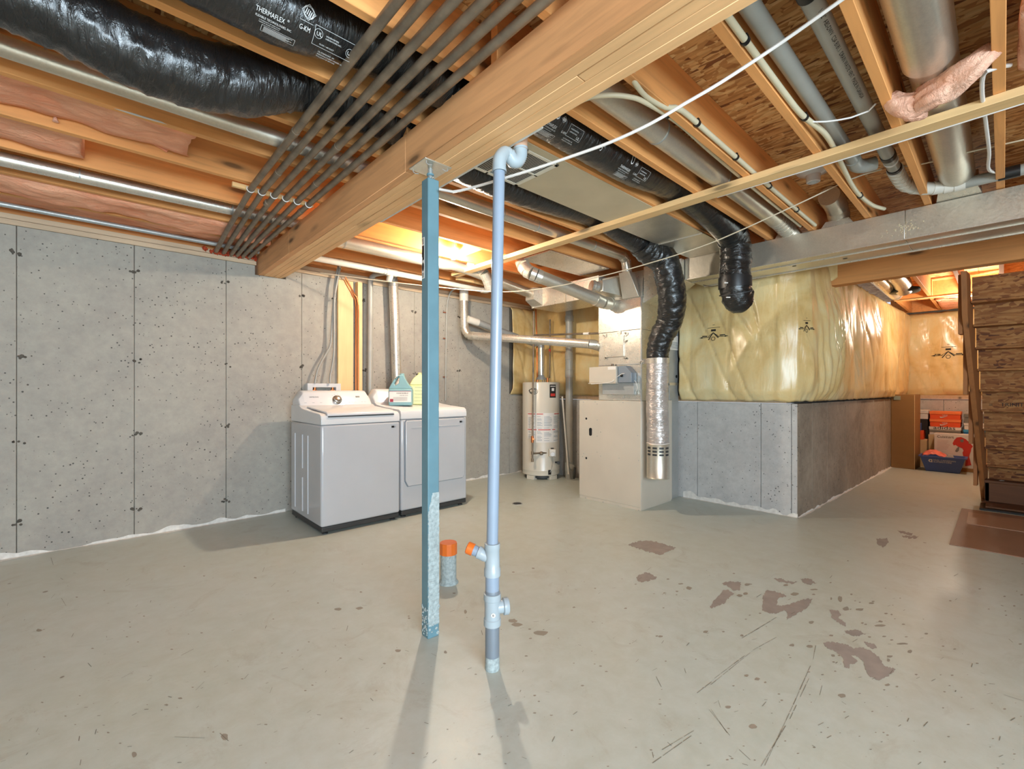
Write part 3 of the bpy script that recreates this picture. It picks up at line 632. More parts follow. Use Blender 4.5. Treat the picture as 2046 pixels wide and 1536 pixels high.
# ================================================================ WASHER AND DRYER
def laundry(name, label, x0, x1, yf, yb, dz, washer):
    t = thing(name, label, name, ((x0 + x1) / 2, (yf + yb) / 2, 0), None)
    z1 = .905 + dz
    build('body', MB().box(x0, x1, yf, yb, .065, z1), m_enamel, t, bevel=.018, seg=3)
    build('kick_trim', MB().box(x0 + .006, x1 - .006, yf + .004, yb - .01, .022, .066), m_kick, t, bevel=.008)
    for fx, fy in ((x0 + .05, yf + .05), (x1 - .05, yf + .05), (x0 + .05, yb - .05), (x1 - .05, yb - .05)):
        build('foot', MB().lathe((fx, fy, 0), [(.024, 0), (.024, .008), (.012, .012), (.012, .03)], 14), m_kick, t)
    pr = [(yf + .001, z1 + .002), (yf + .001, z1 + .045), (yf + .012, z1 + .075), (yf + .04, z1 + .092), (yf + .30, z1 + .108), (yf + .50, z1 + .128), (yf + .545, z1 + .15)]
    con = [(yf + .62, z1 + .262), (yf + .66, z1 + .283), (yb - .03, z1 + .283), (yb - .005, z1 + .25), (yb - .005, z1 + .002)]
    build('top_cover', MB().prism([(x0 + .001, y, z) for y, z in pr[:7] + [(yb - .005, z1 + .15), (yb - .005, z1 + .002)]], (x1 - x0 - .002, 0, 0)), m_enamel_w, t, bevel=.012, seg=3)
    ix = .045
    q = [(yf + .535, z1 + .135), (yf + .60, z1 + .262), (yf + .63, z1 + .283), (yb - .04, z1 + .286), (yb - .008, z1 + .25), (yb - .008, z1 + .135)]
    mb = MB(); n = len(q)
    for x, s in ((x0 + .01, 0), (x0 + .055, 1), (x1 - .055, 1), (x1 - .01, 0)):
        for (y, z) in q: mb.v.append(V((x, y, z if s else min(z, z1 + .14 + (z - z1 - .135) * .45))))
    for i in range(3):
        for k in range(n): mb.f.append((i * n + k, i * n + (k + 1) % n, (i + 1) * n + (k + 1) % n, (i + 1) * n + k))
    mb.f.append(tuple(range(n))); mb.f.append(tuple(3 * n + k for k in range(n))[::-1])
    con = build('control_console', mb, m_enamel_w, t, bevel=.010, seg=3)
    un = (V((0, .065, .127))).normalized(); fn_ = V((0, -un.z, un.y))
    cp = lambda a, h: V((x0 + a, yf + .5675, z1 + .1985)) + un * h + fn_ * .0015
    if washer:
        build('brand_print', MB().text('SAMSUNG', .019, plane_fn(cp(.10, .022), (1, 0, 0), un)), m_ink, con, flat=True)
        k = build('dial', MB().lathe(cp(.355, -.004), [(.045, 0), (.045, .006), (.036, .010), (.034, .028), (.030, .031), (.001, .032)], 30, fn_), m_chrome, con)
        build('display', MB().obox(cp(.565, .028), (.02, 0, 0), un * .008, fn_ * .001), m_black, con)
        mb = MB()
        for a in (.06, .13, .20, .44, .47, .50, .53, .60, .63): mb.obox(cp(a, -.03), (.010, 0, 0), un * .0012, fn_ * .0004)
        for k in range(8): mb.obox(cp(.355 + .062 * math.cos(k * .45), -.004 + .062 * math.sin(k * .45)), (.005, 0, 0), un * .0012, fn_ * .0004)
        build('legend_print', mb, m_blueg, con)['kind'] = 'stuff'
        lid = build('lid', MB().prism([(x0 + .055, y, z) for y, z in [(yf + .008, z1 + .074), (yf + .012, z1 + .092), (yf + .035, z1 + .108), (yf + .50, z1 + .142), (yf + .50, z1 + .13), (yf + .05, z1 + .092)]], (x1 - x0 - .11, 0, 0)), m_enamel_w, t, bevel=.006)
        build('lid_gap', MB().box(x0 + .06, x1 - .06, yf - .0015, yf + .01, z1 + .064, z1 + .0735), m_kick, t)
        mb = MB()
        for a in (yb - .13, yb - .33, yb - .47): mb.tube([V((x0 - .001, a, .12)), V((x0 - .001, a, .80 if a != yb - .33 else .42))], .007, 8, flat=1)
        mb.tube([V((x0 - .001, yb - .33, .50)), V((x0 - .001, yb - .33, .80))], .007, 8)
        build('side_ribs', mb, m_enamel, t)
        st = (x1 - .085, z1 - .045)
    else:
        door = [(x0 + .07, .275 + dz), (x1 - .065, .275 + dz), (x1 - .035, .31 + dz), (x1 - .035, z1 - .03), (x1 - .05, z1 - .012), (x0 + .055, z1 - .012), (x0 + .04, z1 - .03), (x0 + .04, .33 + dz)]
        build('door_gap', MB().prism([(x, yf - .0015, z) for x, z in [(a + (-.006 if a < (x0 + x1) / 2 else .006), b + (-.006 if b < .6 else .006)) for a, b in door]], (0, .004, 0)), m_blueg, t, flat=True)
        build('door', MB().prism([(x, yf - .018, z) for x, z in door], (0, .02, 0)), m_enamel, t, bevel=.007, seg=3)
        build('pull_groove', MB().box(x0 + .10, x1 - .10, yf - .021, yf - .017, z1 - .085, z1 - .078), m_enamel, t, bevel=.002)
        st = (x1 - .105, z1 - .05)
    s_ = build('badge', MB().box(st[0], st[0] + .028, yf - .0205 if not washer else yf - .0015, yf - .002 if not washer else yf + .003, st[1] - .009, st[1] + .009), m_black, t)
    build('badge_icon', MB().box(st[0] + .035, st[0] + .042, yf - .0205 if not washer else yf - .0012, yf - .002 if not washer else yf + .003, st[1] - .007, st[1] + .007), m_blueg, t)
    return t
laundry('washer', 'white top-loading washer with silver dial, left of the dryer', 1.365, 2.08, 3.785, 4.56, 0, True)
laundry('dryer', 'white front-door dryer right of the washer, jugs on its top', 2.10, 2.862, 3.80, 4.56, .015, False)

# ---- jugs and bottle on the dryer
ztop = .92 + .118
def jug(name, label, c, ang, W, D, hb, ht, mat, label_fn=None, capmat=None, hole=True):
    a = math.radians(ang); ux = V((math.cos(a), math.sin(a), 0)); uy = V((-math.sin(a), math.cos(a), 0)); c = V(c)
    t = thing(name, label, 'jug', c)
    P = lambda u, z, w_=0: c + ux * u + V((0, 0, z)) + uy * w_
    out = [(-W * .5, 0), (W * .5, 0), (W * .5, hb), (W * .34, hb + (ht - hb) * .30), (W * .22, hb + (ht - hb) * .62), (W * .12, ht), (-W * .04, ht), (-W * .10, ht - .01), (-W * .30, hb + (ht - hb) * .62), (-W * .46, hb + (ht - hb) * .12), (-W * .5, hb)]
    hl = [(-W * .12, ht - (ht - hb) * .20), (-W * .04, ht - (ht - hb) * .22), (-W * .08, ht - (ht - hb) * .62), (-W * .22, ht - (ht - hb) * .78), (-W * .26, ht - (ht - hb) * .62)] if hole else None
    b = build('body', MB().prism([P(u, z, -D / 2) for u, z in out[:3] + [(-W * .5, hb)]], uy * D), mat, t, bevel=.014, seg=3)
    build('shoulder', MB().prism([P(u, z, -D * .40) for u, z in out[2:] ], uy * D * .8, [P(u, z, -D * .40) for u, z in hl] if hl else None), mat, t, bevel=.006, seg=2)
    build('cap', MB().lathe(P(W * .04, ht - .002), [(W * .10, 0), (W * .10, .014), (W * .08, .018)], 18), capmat or mat, t)
    return t, P, ux, uy
t, P, ux, uy = jug('fluid_jug', 'blue-green jug with a white printed label on the dryer', (2.305, 4.17, ztop), -36, .235, .13, .17, .31, m_jugblue, capmat=m_jugblue)
lab = build('front_label', MB().obox(P(.0, .09, -.0660), ux * .108, uy * .001, V((0, 0, .055))), m_paper, t)
mb = MB().text('WINDSHIELD', .020, plane_fn(P(.02, .118, -.0676), ux, (0, 0, 1)), center=True).text('WASHER FLUID', .012, plane_fn(P(.035, .098, -.0676), ux, (0, 0, 1)), center=True)
for k in range(4): mb.obox(P(.0, .082 - .01 * k, -.0676), ux * .07, uy * .0002, V((0, 0, .001)))
build('print', mb, m_ink, lab, flat=True)
mb = MB().obox(P(-.085, .052, -.0678), ux * .016, uy * .0006, V((0, 0, .015))).obox(P(0, .1445, -.0678), ux * .108, uy * .0006, V((0, 0, .002)))
build('red_print', mb, plain('dark_red_print', (150, 40, 60), .6), lab)
sl = build('side_label', MB().obox(P(-.1185, .09, 0), ux * .001, uy * .05, V((0, 0, .055))), plain('pinkish_label', (206, 176, 164), .6), t)
build('red_print', MB().obox(P(-.120, .05, 0), ux * .0005, uy * .05, V((0, 0, .012))), m_red, sl)
t, P, ux, uy = jug('fluid_jug', 'pale yellow-green ribbed jug half hidden by the blue post', (2.545, 4.22, ztop), -30, .20, .13, .21, .325, m_juggreen, hole=False)
for k in range(5): build('rib', MB().obox(P(.0, .05 + k * .035, -.066), ux * .045, uy * .003, V((0, 0, .006))), m_juggreen, t, bevel=.002)
def bottle(label, c, r, h, m, mc):
    t = thing('bottle', label, 'bottle', c)
    build('body', MB().lathe(c, [(r * .9, 0), (r, .01), (r, h * .68), (r * .4, h * .82), (r * .4, h * .86)], 22), m, t)
    build('cap', MB().lathe(V(c) + V((0, 0, h * .86)), [(r * .5, 0), (r * .5, h * .14)], 18), mc, t); return t
b_ = bottle('white bottle standing behind the blue-green jug', V((2.36, 4.33, .92 + .118)), .042, .30, m_wbox, m_wbox)
b_ = bottle('white-capped bottle behind the yellow-green jug', V((2.64, 4.36, .92 + .12)), .045, .30, m_wbox, m_enamel_w)

# ================================================================ ON THE WALL BEHIND THE WASHER
def YP(px, py, y=4.735): return on_y(px, py, y)
tag(build('wall_board', MB().box(1.885, 2.05, YW - .040, YW - .002, .0, 2.36), m_board, bevel=.002, seg=1), 'wide pale board fixed upright on the concrete behind the washer', 'board')
tag(build('wall_stud', MB().box(2.085, 2.135, YW - .075, YW - .002, .0, 2.36), m_board, bevel=.002, seg=1), 'narrow upright stud beside the copper pipes on the wall', 'board')
tag(build('copper_pipe', MB().tube(smooth_path([YP(688, 558), YP(694, 570), YP(706, 592), YP(711, 610), YP(711, 700), YP(711, 800)], .03), .010, 10), m_copper), 'orange copper pipe bending down the wall board', 'pipe')
tag(build('copper_pipe', MB().tube(smooth_path([YP(690, 553, 4.72), YP(700, 572, 4.72), YP(709, 590, 4.70), YP(715.5, 606, 4.70), YP(716, 700, 4.70), YP(716, 800, 4.70)], .03), .007, 10), m_copper), 'thin second copper pipe right beside the first on the wall', 'pipe')
mb = MB(); ob = [(1.565, 1.09), (1.90, 1.09), (1.90, 1.262), (1.565, 1.262)]; ih = [(1.615, 1.10), (1.85, 1.10), (1.85, 1.222), (1.615, 1.222)]
t = thing('outlet_box', 'white laundry water outlet box on the wall above the washer', 'outlet box', (1.73, YW, 1.09))
build('frame', MB().prism([(x, YW - .075, z) for x, z in ob], (0, .07, 0), [(x, YW - .075, z) for x, z in ih]), m_enamel_w, t, bevel=.003)
for x in (1.64, 1.82):
    v_ = build('valve', MB().cyl((x, YW - .06, 1.17), (x, YW - .06, 1.225), .012, n=12).cyl((x - .02, YW - .06, 1.19), (x + .02, YW - .06, 1.19), .007, n=10), m_copper, t)
    build('handle', MB().cyl((x, YW - .105, 1.17), (x, YW - .06, 1.17), .013, n=10), m_kick, v_)
hosep = [[(676, 532), (670, 560), (667, 596), (664, 640), (661, 685), (652, 706), (642, 723), (634, 742), (629.5, 765)], [(680, 532), (674, 560), (668.5, 596), (668, 640), (668, 685), (667, 710), (663, 736), (660, 752), (660, 765)]]
for i, hp in enumerate(hosep):
    t = thing('supply_tube', ['grey water tube curving to the left valve of the outlet box', 'grey water tube dropping to the right valve of the outlet box'][i], 'tube', YP(*hp[-1]))
    build('tube', MB().tube(smooth_path([YP(x, y, 4.70 - .02 * i) for x, y in hp], .02), .0115, 10), m_greypvc, t)
    q = YP(*hp[2]) ; build('clip', MB().obox(YP(hp[2][0], hp[2][1], 4.70), (.016, 0, 0), (0, .02, 0), (0, 0, .006)), m_black, t)
tag(build('cable', MB().tube(smooth_path([YP(679, 534, 4.66), YP(684, 512, 4.6), YP(694, 503, 4.55), (YP(706, 501, 4.45)), YP(718, 503, 4.4)], .02), .011, 10), m_pex), 'cream tube curling over the white pipe above the wall board', 'tube')
tag(build('wall_pipe', MB().tube(smooth_path([YP(780, 545, 4.50), YP(765, 545, 4.58), YP(748, 549, 4.68), YP(740.5, 560, 4.69), YP(740, 580, 4.69), YP(739.5, 700, 4.69), YP(739, 800, 4.69)], .03), .029, 18), m_greypvc), 'plain grey pipe down the concrete left of the silver duct', 'pipe')
t = thing('dryer_duct', 'shiny silver duct dropping behind the jugs to the dryer', 'duct', YP(794, 780, 4.64))
build('pipe', MB().tube([YP(786, 566, 4.64), YP(789, 640, 4.64), YP(794, 800, 4.64)], .053, 22), m_galv_b, t)
mb = MB(); pth = smooth_path([YP(786, 572, 4.64), YP(785, 560, 4.64), YP(783, 552, 4.62), YP(780, 546, 4.58)], .012)
for k in range(0, len(pth) - 1): mb.tube([pth[k], pth[k + 1]], [.056, .050], 20)
build('elbow', mb, m_galv_d, t)
t = thing('white_drain_pipe', 'long white plastic pipe hung below the joists along the left wall', 'pipe', (2.3, 4.35, 2.40))
build('pipe', MB().cyl((1.375, 4.35, 2.426), (3.55, 4.35, 2.426), .030, n=22), m_whitepvc, t)
x = on_y(782, 545, 4.35).x; build('tee_hub', MB().lathe((x - .06, 4.35, 2.426), [(.030, 0), (.036, .001), (.036, .03), (.033, .035), (.033, .085), (.036, .09), (.036, .119), (.030, .12)], 22, (1, 0, 0)).cyl((x, 4.35, 2.426), (x + .01, 4.42, 2.36), .032, n=18), m_whitepvc, t)
build('hanger', MB().tube([(x - .09, 4.35 + .034 * math.sin(a), 2.426 - .034 * math.cos(a)) for a in [k * .35 - 2 for k in range(12)]], .002, 5), m_galv_d, t)
build('end_elbow', MB().tube(smooth_path([(3.50, 4.35, 2.426), (3.58, 4.35, 2.43), (3.62, 4.30, 2.46), (3.63, 4.24, 2.50)], .02), .035, 20), m_whitepvc, t)
t = thing('conduit', 'thin grey conduit bending down the concrete right of the blue post', 'conduit', YP(890, 800, 4.755))
build('tube', MB().tube(smooth_path([YP(917, 576, 4.60), YP(909, 577, 4.65), YP(901, 583, 4.70), YP(895.5, 597, 4.75), YP(892.6, 621, 4.762), YP(891, 700, 4.762), YP(890, 800, 4.762)], .02), .0105, 12), m_greypvc, t)
for y in (624, 676, 753):
    p = YP(889, y, 4.765); build('clip', MB().obox(p, (.026, 0, 0), (0, .005, 0), (0, 0, .007)).cyl(p + V((-.018, -.01, 0)), p + V((-.018, 0, 0)), .006, n=8), plain('rust_clip', (140, 84, 60), .6), t)

# ---- galvanised vent pipes
t = thing('flue_vent', 'silver vent pipe dropping from the joists then running across to the plenum', 'duct', (3.38, 4.55, 1.8))
a0 = on_y(927, 584, 4.58); a1 = on_y(928, 655, 4.58); a2 = on_y(938, 670, 4.52)
a3 = V((3.93, 3.02, 1.69))
build('hub', MB().cyl(a0 + V((0, 0, .02)), a0 - V((0, 0, .11)), .056, n=22), m_whitepvc, t)
build('riser', MB().cyl(a0, a1 + V((0, 0, .03)), .050, n=22), m_galv_b, t)
mb = MB(); pth = smooth_path([a1 + V((0, 0, .03)), a1, a1.lerp(a2, .5) - V((0, 0, .02)), a2, a2.lerp(a3, .05)], .025)
for k in range(len(pth) - 1): mb.tube([pth[k], pth[k + 1]], [.053, .050], 20)
build('elbow', mb, m_galv, t)
build('long_run', MB().cyl(a2, a3, .048, n=24).cyl(a2.lerp(a3, .55), a2.lerp(a3, .56), .050, n=24), m_galv_b, t)
build('end_elbow', MB().tube([a3 - (a3 - a2).normalized() * .01, a3 + V((.03, -.03, -.005)), a3 + V((.10, -.035, -.02)), (4.10, 2.985, 1.66)], [.051, .053, .051, .05], 20), m_galv, t)
hf = V((4.525, 4.314, 0))
b0 = on_y(938, 638, 4.55); b1 = V((4.50, 4.40, 1.83))
build('branch', MB().cyl(b0 - V((.03, 0, 0)), b0.lerp(b1, .12), .046, n=20), m_whitepvc, t)
build('branch_run', MB().cyl(b0.lerp(b1, .1), b1, .042, n=20), m_galv_d, t)
t = thing('heater_flue', 'short upright silver flue on top of the water heater', 'duct', hf + V((0, 0, 1.36)))
build('pipe', MB().cyl(hf + V((0, 0, 1.36)), hf + V((0, 0, 1.80)), .040, n=22), m_galv_b, t)
build('elbow', MB().tube(smooth_path([hf + V((0, 0, 1.78)), hf + V((-.01, 0, 1.82)), hf + V((-.05, .03, 1.84))], .02), .044, 18), m_galv_d, t)
mb = MB().lathe(hf, [(.075, 1.335), (.075, 1.34), (.043, 1.385), (.043, 1.40)], 20)
for k in range(3): a = k * 2.1; mb.box(hf.x + .068 * math.cos(a) - .004, hf.x + .068 * math.cos(a) + .004, hf.y + .068 * math.sin(a) - .004, hf.y + .068 * math.sin(a) + .004, 1.302, 1.338)
build('draft_hood', mb, m_galv_d, t)

# ---- water heater
t = thing('water_heater', 'tall beige tank water heater in the corner left of the furnace', 'water heater', hf)
R0 = .255; th0 = math.atan2(-hf.y, -hf.x)
build('tank', MB().lathe(hf, [(R0 - .01, .055), (R0, .06), (R0, .115), (R0 + .002, .12), (R0, .125), (R0, 1.285), (R0 - .008, 1.298), (.02, 1.302)], 64), m_heater, t)
build('burner_ring', MB().lathe(hf, [(R0 - .03, .02), (R0 - .03, .056)], 40), m_kick, t)
for k in (-.62, .75, 2.6): a = th0 + k; build('foot', MB().obox(hf + V((math.cos(a), math.sin(a), 0)) * (R0 - .04) + V((0, 0, .0275)), V((math.cos(a), math.sin(a), 0)) * .035, V((-math.sin(a), math.cos(a), 0)) * .06, (0, 0, .0275)), m_heater, t, bevel=.004)
def curv(u, z, off=.001): a = th0 + math.asin(max(-1, min(1, u / R0))); return hf + V((math.cos(a), math.sin(a), 0)) * (R0 + off) + V((0, 0, z))
def patch(u0, u1, z0, z1, off=.001, n=10):
    mb = MB(); mb.grid(lambda a, b: curv(u0 + (u1 - u0) * a, z0 + (z1 - z0) * b, off), n, 1); return mb
sc_h = 5.99 / 905
def hu(px): return (px - 1081) * sc_h
def hz(py): return EYE - (py - HY) * sc_h
l1 = build('warning_label', patch(hu(1071), hu(1118), hz(884), hz(825)), m_paper, t); l2 = build('warning_label', patch(hu(1054), hu(1070), hz(877), hz(825)), m_paper, t)
mb = MB()
for a, b, z in ((1054.5, 1069, 827), (1072, 1085, 827), (1107, 1117, 827), (1054.5, 1072, 858.5), (1075, 1100, 858.5), (1103, 1109, 858.5)): mb2 = patch(hu(a), hu(b), hz(z + .8), hz(z - .8), .002, 4); mb.add(mb2.v, mb2.f)
build('red_print', mb, m_red, l1, flat=True)
mb = MB()
for c0, c1 in ((1055.5, 1062), (1063.5, 1069), (1073, 1084), (1087, 1103), (1106, 1117)):
    for k in range(22):
        y = 832 + k * 2.3
        if y > (876 if c1 < 1070 else 882) or 856 < y < 861 or random.random() < .25: continue
        mb2 = patch(hu(c0), hu(c0 + (c1 - c0) * random.uniform(.6, 1)), hz(y + .35), hz(y - .35), .0018, 3); mb.add(mb2.v, mb2.f)
build('print', mb, m_blueg, l2, flat=True)
bl = build('maker_label', patch(hu(1098), hu(1110.5), hz(794.5), hz(768)), m_ink, t)
mb = patch(hu(1100), hu(1109), hz(791.5), hz(786), .002, 6); build('red_print', mb, m_red, bl, flat=True)
mb = patch(hu(1099.5), hu(1109.5), hz(772.2), hz(770.8), .002, 4); m2 = patch(hu(1102), hu(1107), hz(781), hz(775), .002, 4); mb.add(m2.v, m2.f); build('print', mb, m_paper, bl, flat=True)
mb = MB()
for k in range(3): mb.tube([curv(hu(1066) + .055 * math.cos(q) * (1 - .12 * k) - .01 * k, hz(781.5) + .04 * math.sin(q) * (1 - .25 * k) + .004 * k, .002) for q in [x * .35 for x in range(19)]], .003, 4)
build('round_logo', mb, m_ink, t)
vc = curv(hu(1101), hz(904), .03)
va = build('gas_valve', MB().obox(vc, RT * .045, FW * .03, V((0, 0, .05))), m_furn, t, bevel=.006)
build('control_knob', MB().lathe(vc - FW * .03 - V((0, 0, .015)), [(.030, 0), (.030, .02), (.025, .024)], 22, -FW), m_enamel_w, va)
build('black_knob', MB().lathe(vc + V((0, 0, .05)), [(.020, 0), (.020, .012)], 12), m_black, va)
build('pilot_tube', MB().tube(smooth_path([vc - V((0, 0, .05)) - FW * .01, vc - V((0, 0, .12)) - FW * .012 + RT * .005, curv(hu(1101), hz(936), .012), curv(hu(1098), hz(944), .01)], .02), .003, 6), m_galv_d, t)
build('sight_port', patch(hu(1095), hu(1101), hz(948.5), hz(939), .002, 4), m_black, t)
build('drain_valve', MB().cyl(curv(hu(1110), hz(925), -.01), curv(hu(1110), hz(925), .05), .012, n=12).lathe(curv(hu(1110), hz(925), .05), [(.022, 0), (.022, .01)], 12, -FW), m_kick, t)
for k, (px, dd) in enumerate(((1073, .02), (1094, .0))):
    p = hf + V((0, 0, 1.30)) + RT * ((px - 1081) * sc_h); build('nipple', MB().cyl(p, p + V((0, 0, .06)), .016, n=12), m_copper, t)

# ---- gas and water pipes round the heater
t = thing('gas_pipe', 'dark gas pipe in front of the heater with a run across to the furnace', 'pipe', at_d(1063.5, 924, 6.0))
g0 = at_d(1066.5, 622, 5.93); g1 = at_d(1063.8, 920, 5.93)
build('drop', MB().cyl(g0, g1, .0125, n=12), m_steelpipe, t)
build('shutoff', MB().cyl(at_d(1063.8, 871, 5.93), at_d(1063.8, 884, 5.93), .019, n=12).obox(at_d(1065.5, 877, 5.9), RT * .014, FW * .004, V((0, 0, .01))), m_copper, t)
for y in (906, 920.5): build('fitting', MB().cyl(at_d(1063.8, y - 4.5, 5.93), at_d(1063.8, y + 2, 5.93), .018, n=12), m_steelpipe, t)
gh0 = at_d(1064, 906, 5.93); build('nipple', MB().cyl(gh0, at_d(1092, 904.5, 6.0), .012, n=12).lathe(at_d(1079, 905.5, 5.96), [(.02, 0), (.024, .01), (.024, .03), (.02, .04)], 12, RT), m_steelpipe, t)
gr = MB().cyl(at_d(1066.5, 669.5, 5.93), (4.03, 2.95, 1.2 + (HY - 665.5) * 4.9 / 905), .0115, n=12); build('cross_run', gr, m_steelpipe, t)
pa_ = at_d(1066.5, 669.5, 5.93).lerp(V((4.03, 2.95, 1.81)), .78); build('tag_band', MB().cyl(pa_, at_d(1066.5, 669.5, 5.93).lerp(V((4.03, 2.95, 1.81)), .85), .014, n=12), m_paper, t)
wcol = [hf + RT * ((1098.5 - 1081) * sc_h) + V((0, 0, 1.36)), at_d(1098.5, 700, 6.35), at_d(1099, 638, 6.35)]
t = thing('water_pipe', 'thin rusty water pipe rising from the heater top right', 'pipe', wcol[0])
build('pipe', MB().tube([wcol[0], wcol[1], wcol[2]], .0105, 10), m_steelpipe, t); build('red_band', MB().cyl(wcol[1] - V((0, 0, .03)), wcol[1] + V((0, 0, .02)), .014, n=10), m_red, t)
tag(build('water_pipe', MB().tube([hf + RT * ((1073 - 1081) * sc_h) + V((0, 0, 1.36)), at_d(1073, 690, 6.33), at_d(1070.5, 618, 6.33)], .0095, 10), m_copper), 'thin copper water pipe rising behind the dark gas pipe', 'pipe')
t = thing('drain_stack', 'fat grey plastic drain stack between the heater and the furnace', 'pipe', (4.70, 3.96, 0))
st_ = V((4.70, 3.96, 0)); prof = [(.052, 0), (.052, .10), (.058, .101), (.058, .22), (.049, .222), (.049, 1.36), (.056, 1.361), (.056, 1.46), (.052, 1.465), (.052, 1.60), (.056, 1.605), (.056, 1.70), (.049, 1.702), (.049, 2.11), (.058, 2.112), (.058, 2.19), (.050, 2.195), (.050, 2.44)]
build('stack', MB().lathe(st_, prof, 26), m_greypvc, t); build('cleanout', MB().lathe(st_ + V((-.02, -.04, .17)), [(.035, 0), (.035, .05), (.028, .055), (.012, .06)], 18, (-.3, -.95, 0)), m_greypvc, t)
build('cord', MB().tube(smooth_path([st_ + V((-.02, -.12, .17)), st_ + V((-.04, -.13, .08)), st_ + V((-.02, -.10, .02))], .01), .012, 8), m_kick, t)
tag(build('leaning_tube', MB().cyl(at_d(1136, 947, 6.0) * 1.0, at_d(1123.5, 792, 6.12), .011, n=12), m_whitepvc), 'thin white plastic tube leaning beside the water heater', 'tube')
# ================================================================ FURNACE, PLENUM, RETURN DROP
t = thing('furnace', 'beige furnace cabinet standing on the floor under the sheet metal plenum', 'furnace', (4.2, 2.8, 0))
FX, FY0, FY1, FZ = 3.97, 2.425, 3.20, 1.085
build('cabinet', MB().box(FX + .012, FX + .62, FY0, FY1, .012, FZ), m_furn, t, bevel=.004)
build('front_panel', MB().box(FX, FX + .013, FY0 + .001, FY1 - .001, .03, FZ - .002), m_furn, t, bevel=.003)
build('base_flange', MB().box(FX + .004, FX + .61, FY0 + .004, FY1 - .004, 0, .03), m_furn, t)
def FP(px, py, off=-.001): p = on_x(px, py, FX); p.x += off; return p
mb = MB(); q = [FP(1180 + 3 * math.cos(k * .45), 862.5 + (5 if math.sin(k * .45) > 0 else -5) * 1 + 3 * math.sin(k * .45), -.0015) for k in range(14)]; mb.poly(q)
build('slot', mb, m_black, t)
for px, py in ((1171.5, 836), (1171.5, 915)): build('hole', MB().cyl(FP(px, py, -.0015), FP(px, py, .002), .012, n=14), m_black, t)
mb = MB()
for px, py in ((1193, 807), (1193, 839), (1193, 871), (1200, 863), (1200, 911), (1193, 903), (1237, 915), (1166, 906), (1274, 870), (1276, 920), (1164, 912), (1170, 994), (1205, 1003), (1236, 1011), (1276, 1019), (1166, 803), (1189, 803), (1245, 804)): mb.cyl(FP(px, py, -.003), FP(px, py, .002), .0045, n=8)
o = build('screws', mb, m_galv_d, t); o['kind'] = 'stuff'
t = thing('supply_plenum', 'bright sheet metal plenum standing on top of the furnace', 'plenum', (4.2, 2.7, FZ))
PX0, PX1, PY0, PY1 = 3.985, 4.50, 2.428, 2.945
build('lower_box', MB().box(PX0, PX1, PY0, PY1, FZ + .002, 1.80), m_galv_b, t, bevel=.003)
build('upper_box', MB().box(PX0 - .004, PX1, PY0 - .002, PY1 + .002, 1.801, 2.12), m_galv_b, t, bevel=.003)
build('sloped_head', MB().hull8([(PX0, PY0, 2.122), (PX1, PY0, 2.122), (PX1, PY1, 2.122), (PX0, PY1, 2.122), (PX0 + .06, PY0 + .01, 2.40), (PX1, PY0 + .01, 2.40), (PX1, PY1, 2.40), (PX0 + .06, PY1, 2.40)]), m_galv_b, t, bevel=.003)
build('seam_strip', MB().box(PX0 - .008, PX0, PY0, PY1, 1.452, 1.460).box(PX0 - .008, PX0, PY0 - .004, PY0 + .008, FZ, 2.12), m_galv_d, t)
def PP(px, py, off=-.006): p = on_x(px, py, PX0); p.x += off; return p
a = PP(1210.5, 714); b = PP(1247.5, 671)
ap = build('access_panel', MB().box(a.x - .010, a.x + .008, b.y, a.y, a.z, b.z), m_galv_b, t, bevel=.002)
mb = MB()
for cx, cy in ((1208, 671), (1251, 668), (1209, 716), (1250, 715), (1249, 682), (1237, 664), (1281, 723)):
    for k in range(9):
        p = PP(cx + random.uniform(-4, 4), cy + random.uniform(-3, 3), -.007); mb.obox(p, (.0015, 0, 0), (0, random.uniform(.003, .010), random.uniform(-.004, .004)), (0, random.uniform(-.004, .004), random.uniform(.003, .009)))
o = build('tape_pieces', mb, m_galv_b, t); o['kind'] = 'stuff'
# supply trunk to the left
build('left_trunk', MB().box(3.99, 4.45, 2.95, 3.95, 2.205, 2.43), m_galv_b, t, bevel=.003)
build('trunk_flange', MB().box(3.98, 3.99, 3.41, 3.43, 2.20, 2.435).box(3.98, 3.99, 3.94, 3.955, 2.20, 2.435), m_galv, t)
build('transition', MB().hull8([(4.02, PY0 - .002, 2.06), (4.45, PY0 - .002, 2.06), (4.45, 2.10, 2.262), (4.16, 2.10, 2.262), (4.02, PY0 - .002, 2.42), (4.45, PY0 - .002, 2.42), (4.45, 2.10, 2.465), (4.16, 2.10, 2.465)]), m_galv_b, t, bevel=.003)
# humidifier box
t = thing('humidifier', 'beige and grey box mounted on the front of the plenum', 'humidifier', (3.93, 2.9, 1.25))
def hp_(px, py, x): return on_x(px, py, x)
a = hp_(1177, 765, 3.86); b = hp_(1231, 731, 3.86)
build('housing', MB().box(3.86, 3.978, b.y, a.y, a.z, b.z), m_furn, t, bevel=.004)
c = b.y - .001; s0 = [(c, a.z), (c, b.z + .0), (c - .09, b.z + .0), (c - .16, b.z - .07), (c - .16, a.z)]
build('side_panel', MB().prism([(3.885, y, z) for y, z in s0], (.093, 0, 0)), m_blueg, t, bevel=.003)
build('lower_tray', MB().box(3.93, 3.978, c - .16, a.y - .12, a.z - .12, a.z - .001), m_galv_d, t, bevel=.002)
build('label', MB().box(3.8585, 3.861, c + .004, c + .10, b.z - .035, b.z - .004), m_paper, t)
build('bottom_lip', MB().box(3.85, 3.90, c, a.y + .004, a.z - .008, a.z - .001), m_furn, t)
build('knob', MB().lathe((3.885, c - .05, a.z + .07), [(.014, 0), (.014, .01), (.006, .012)], 14, (-1, 0, 0)), m_black, t)
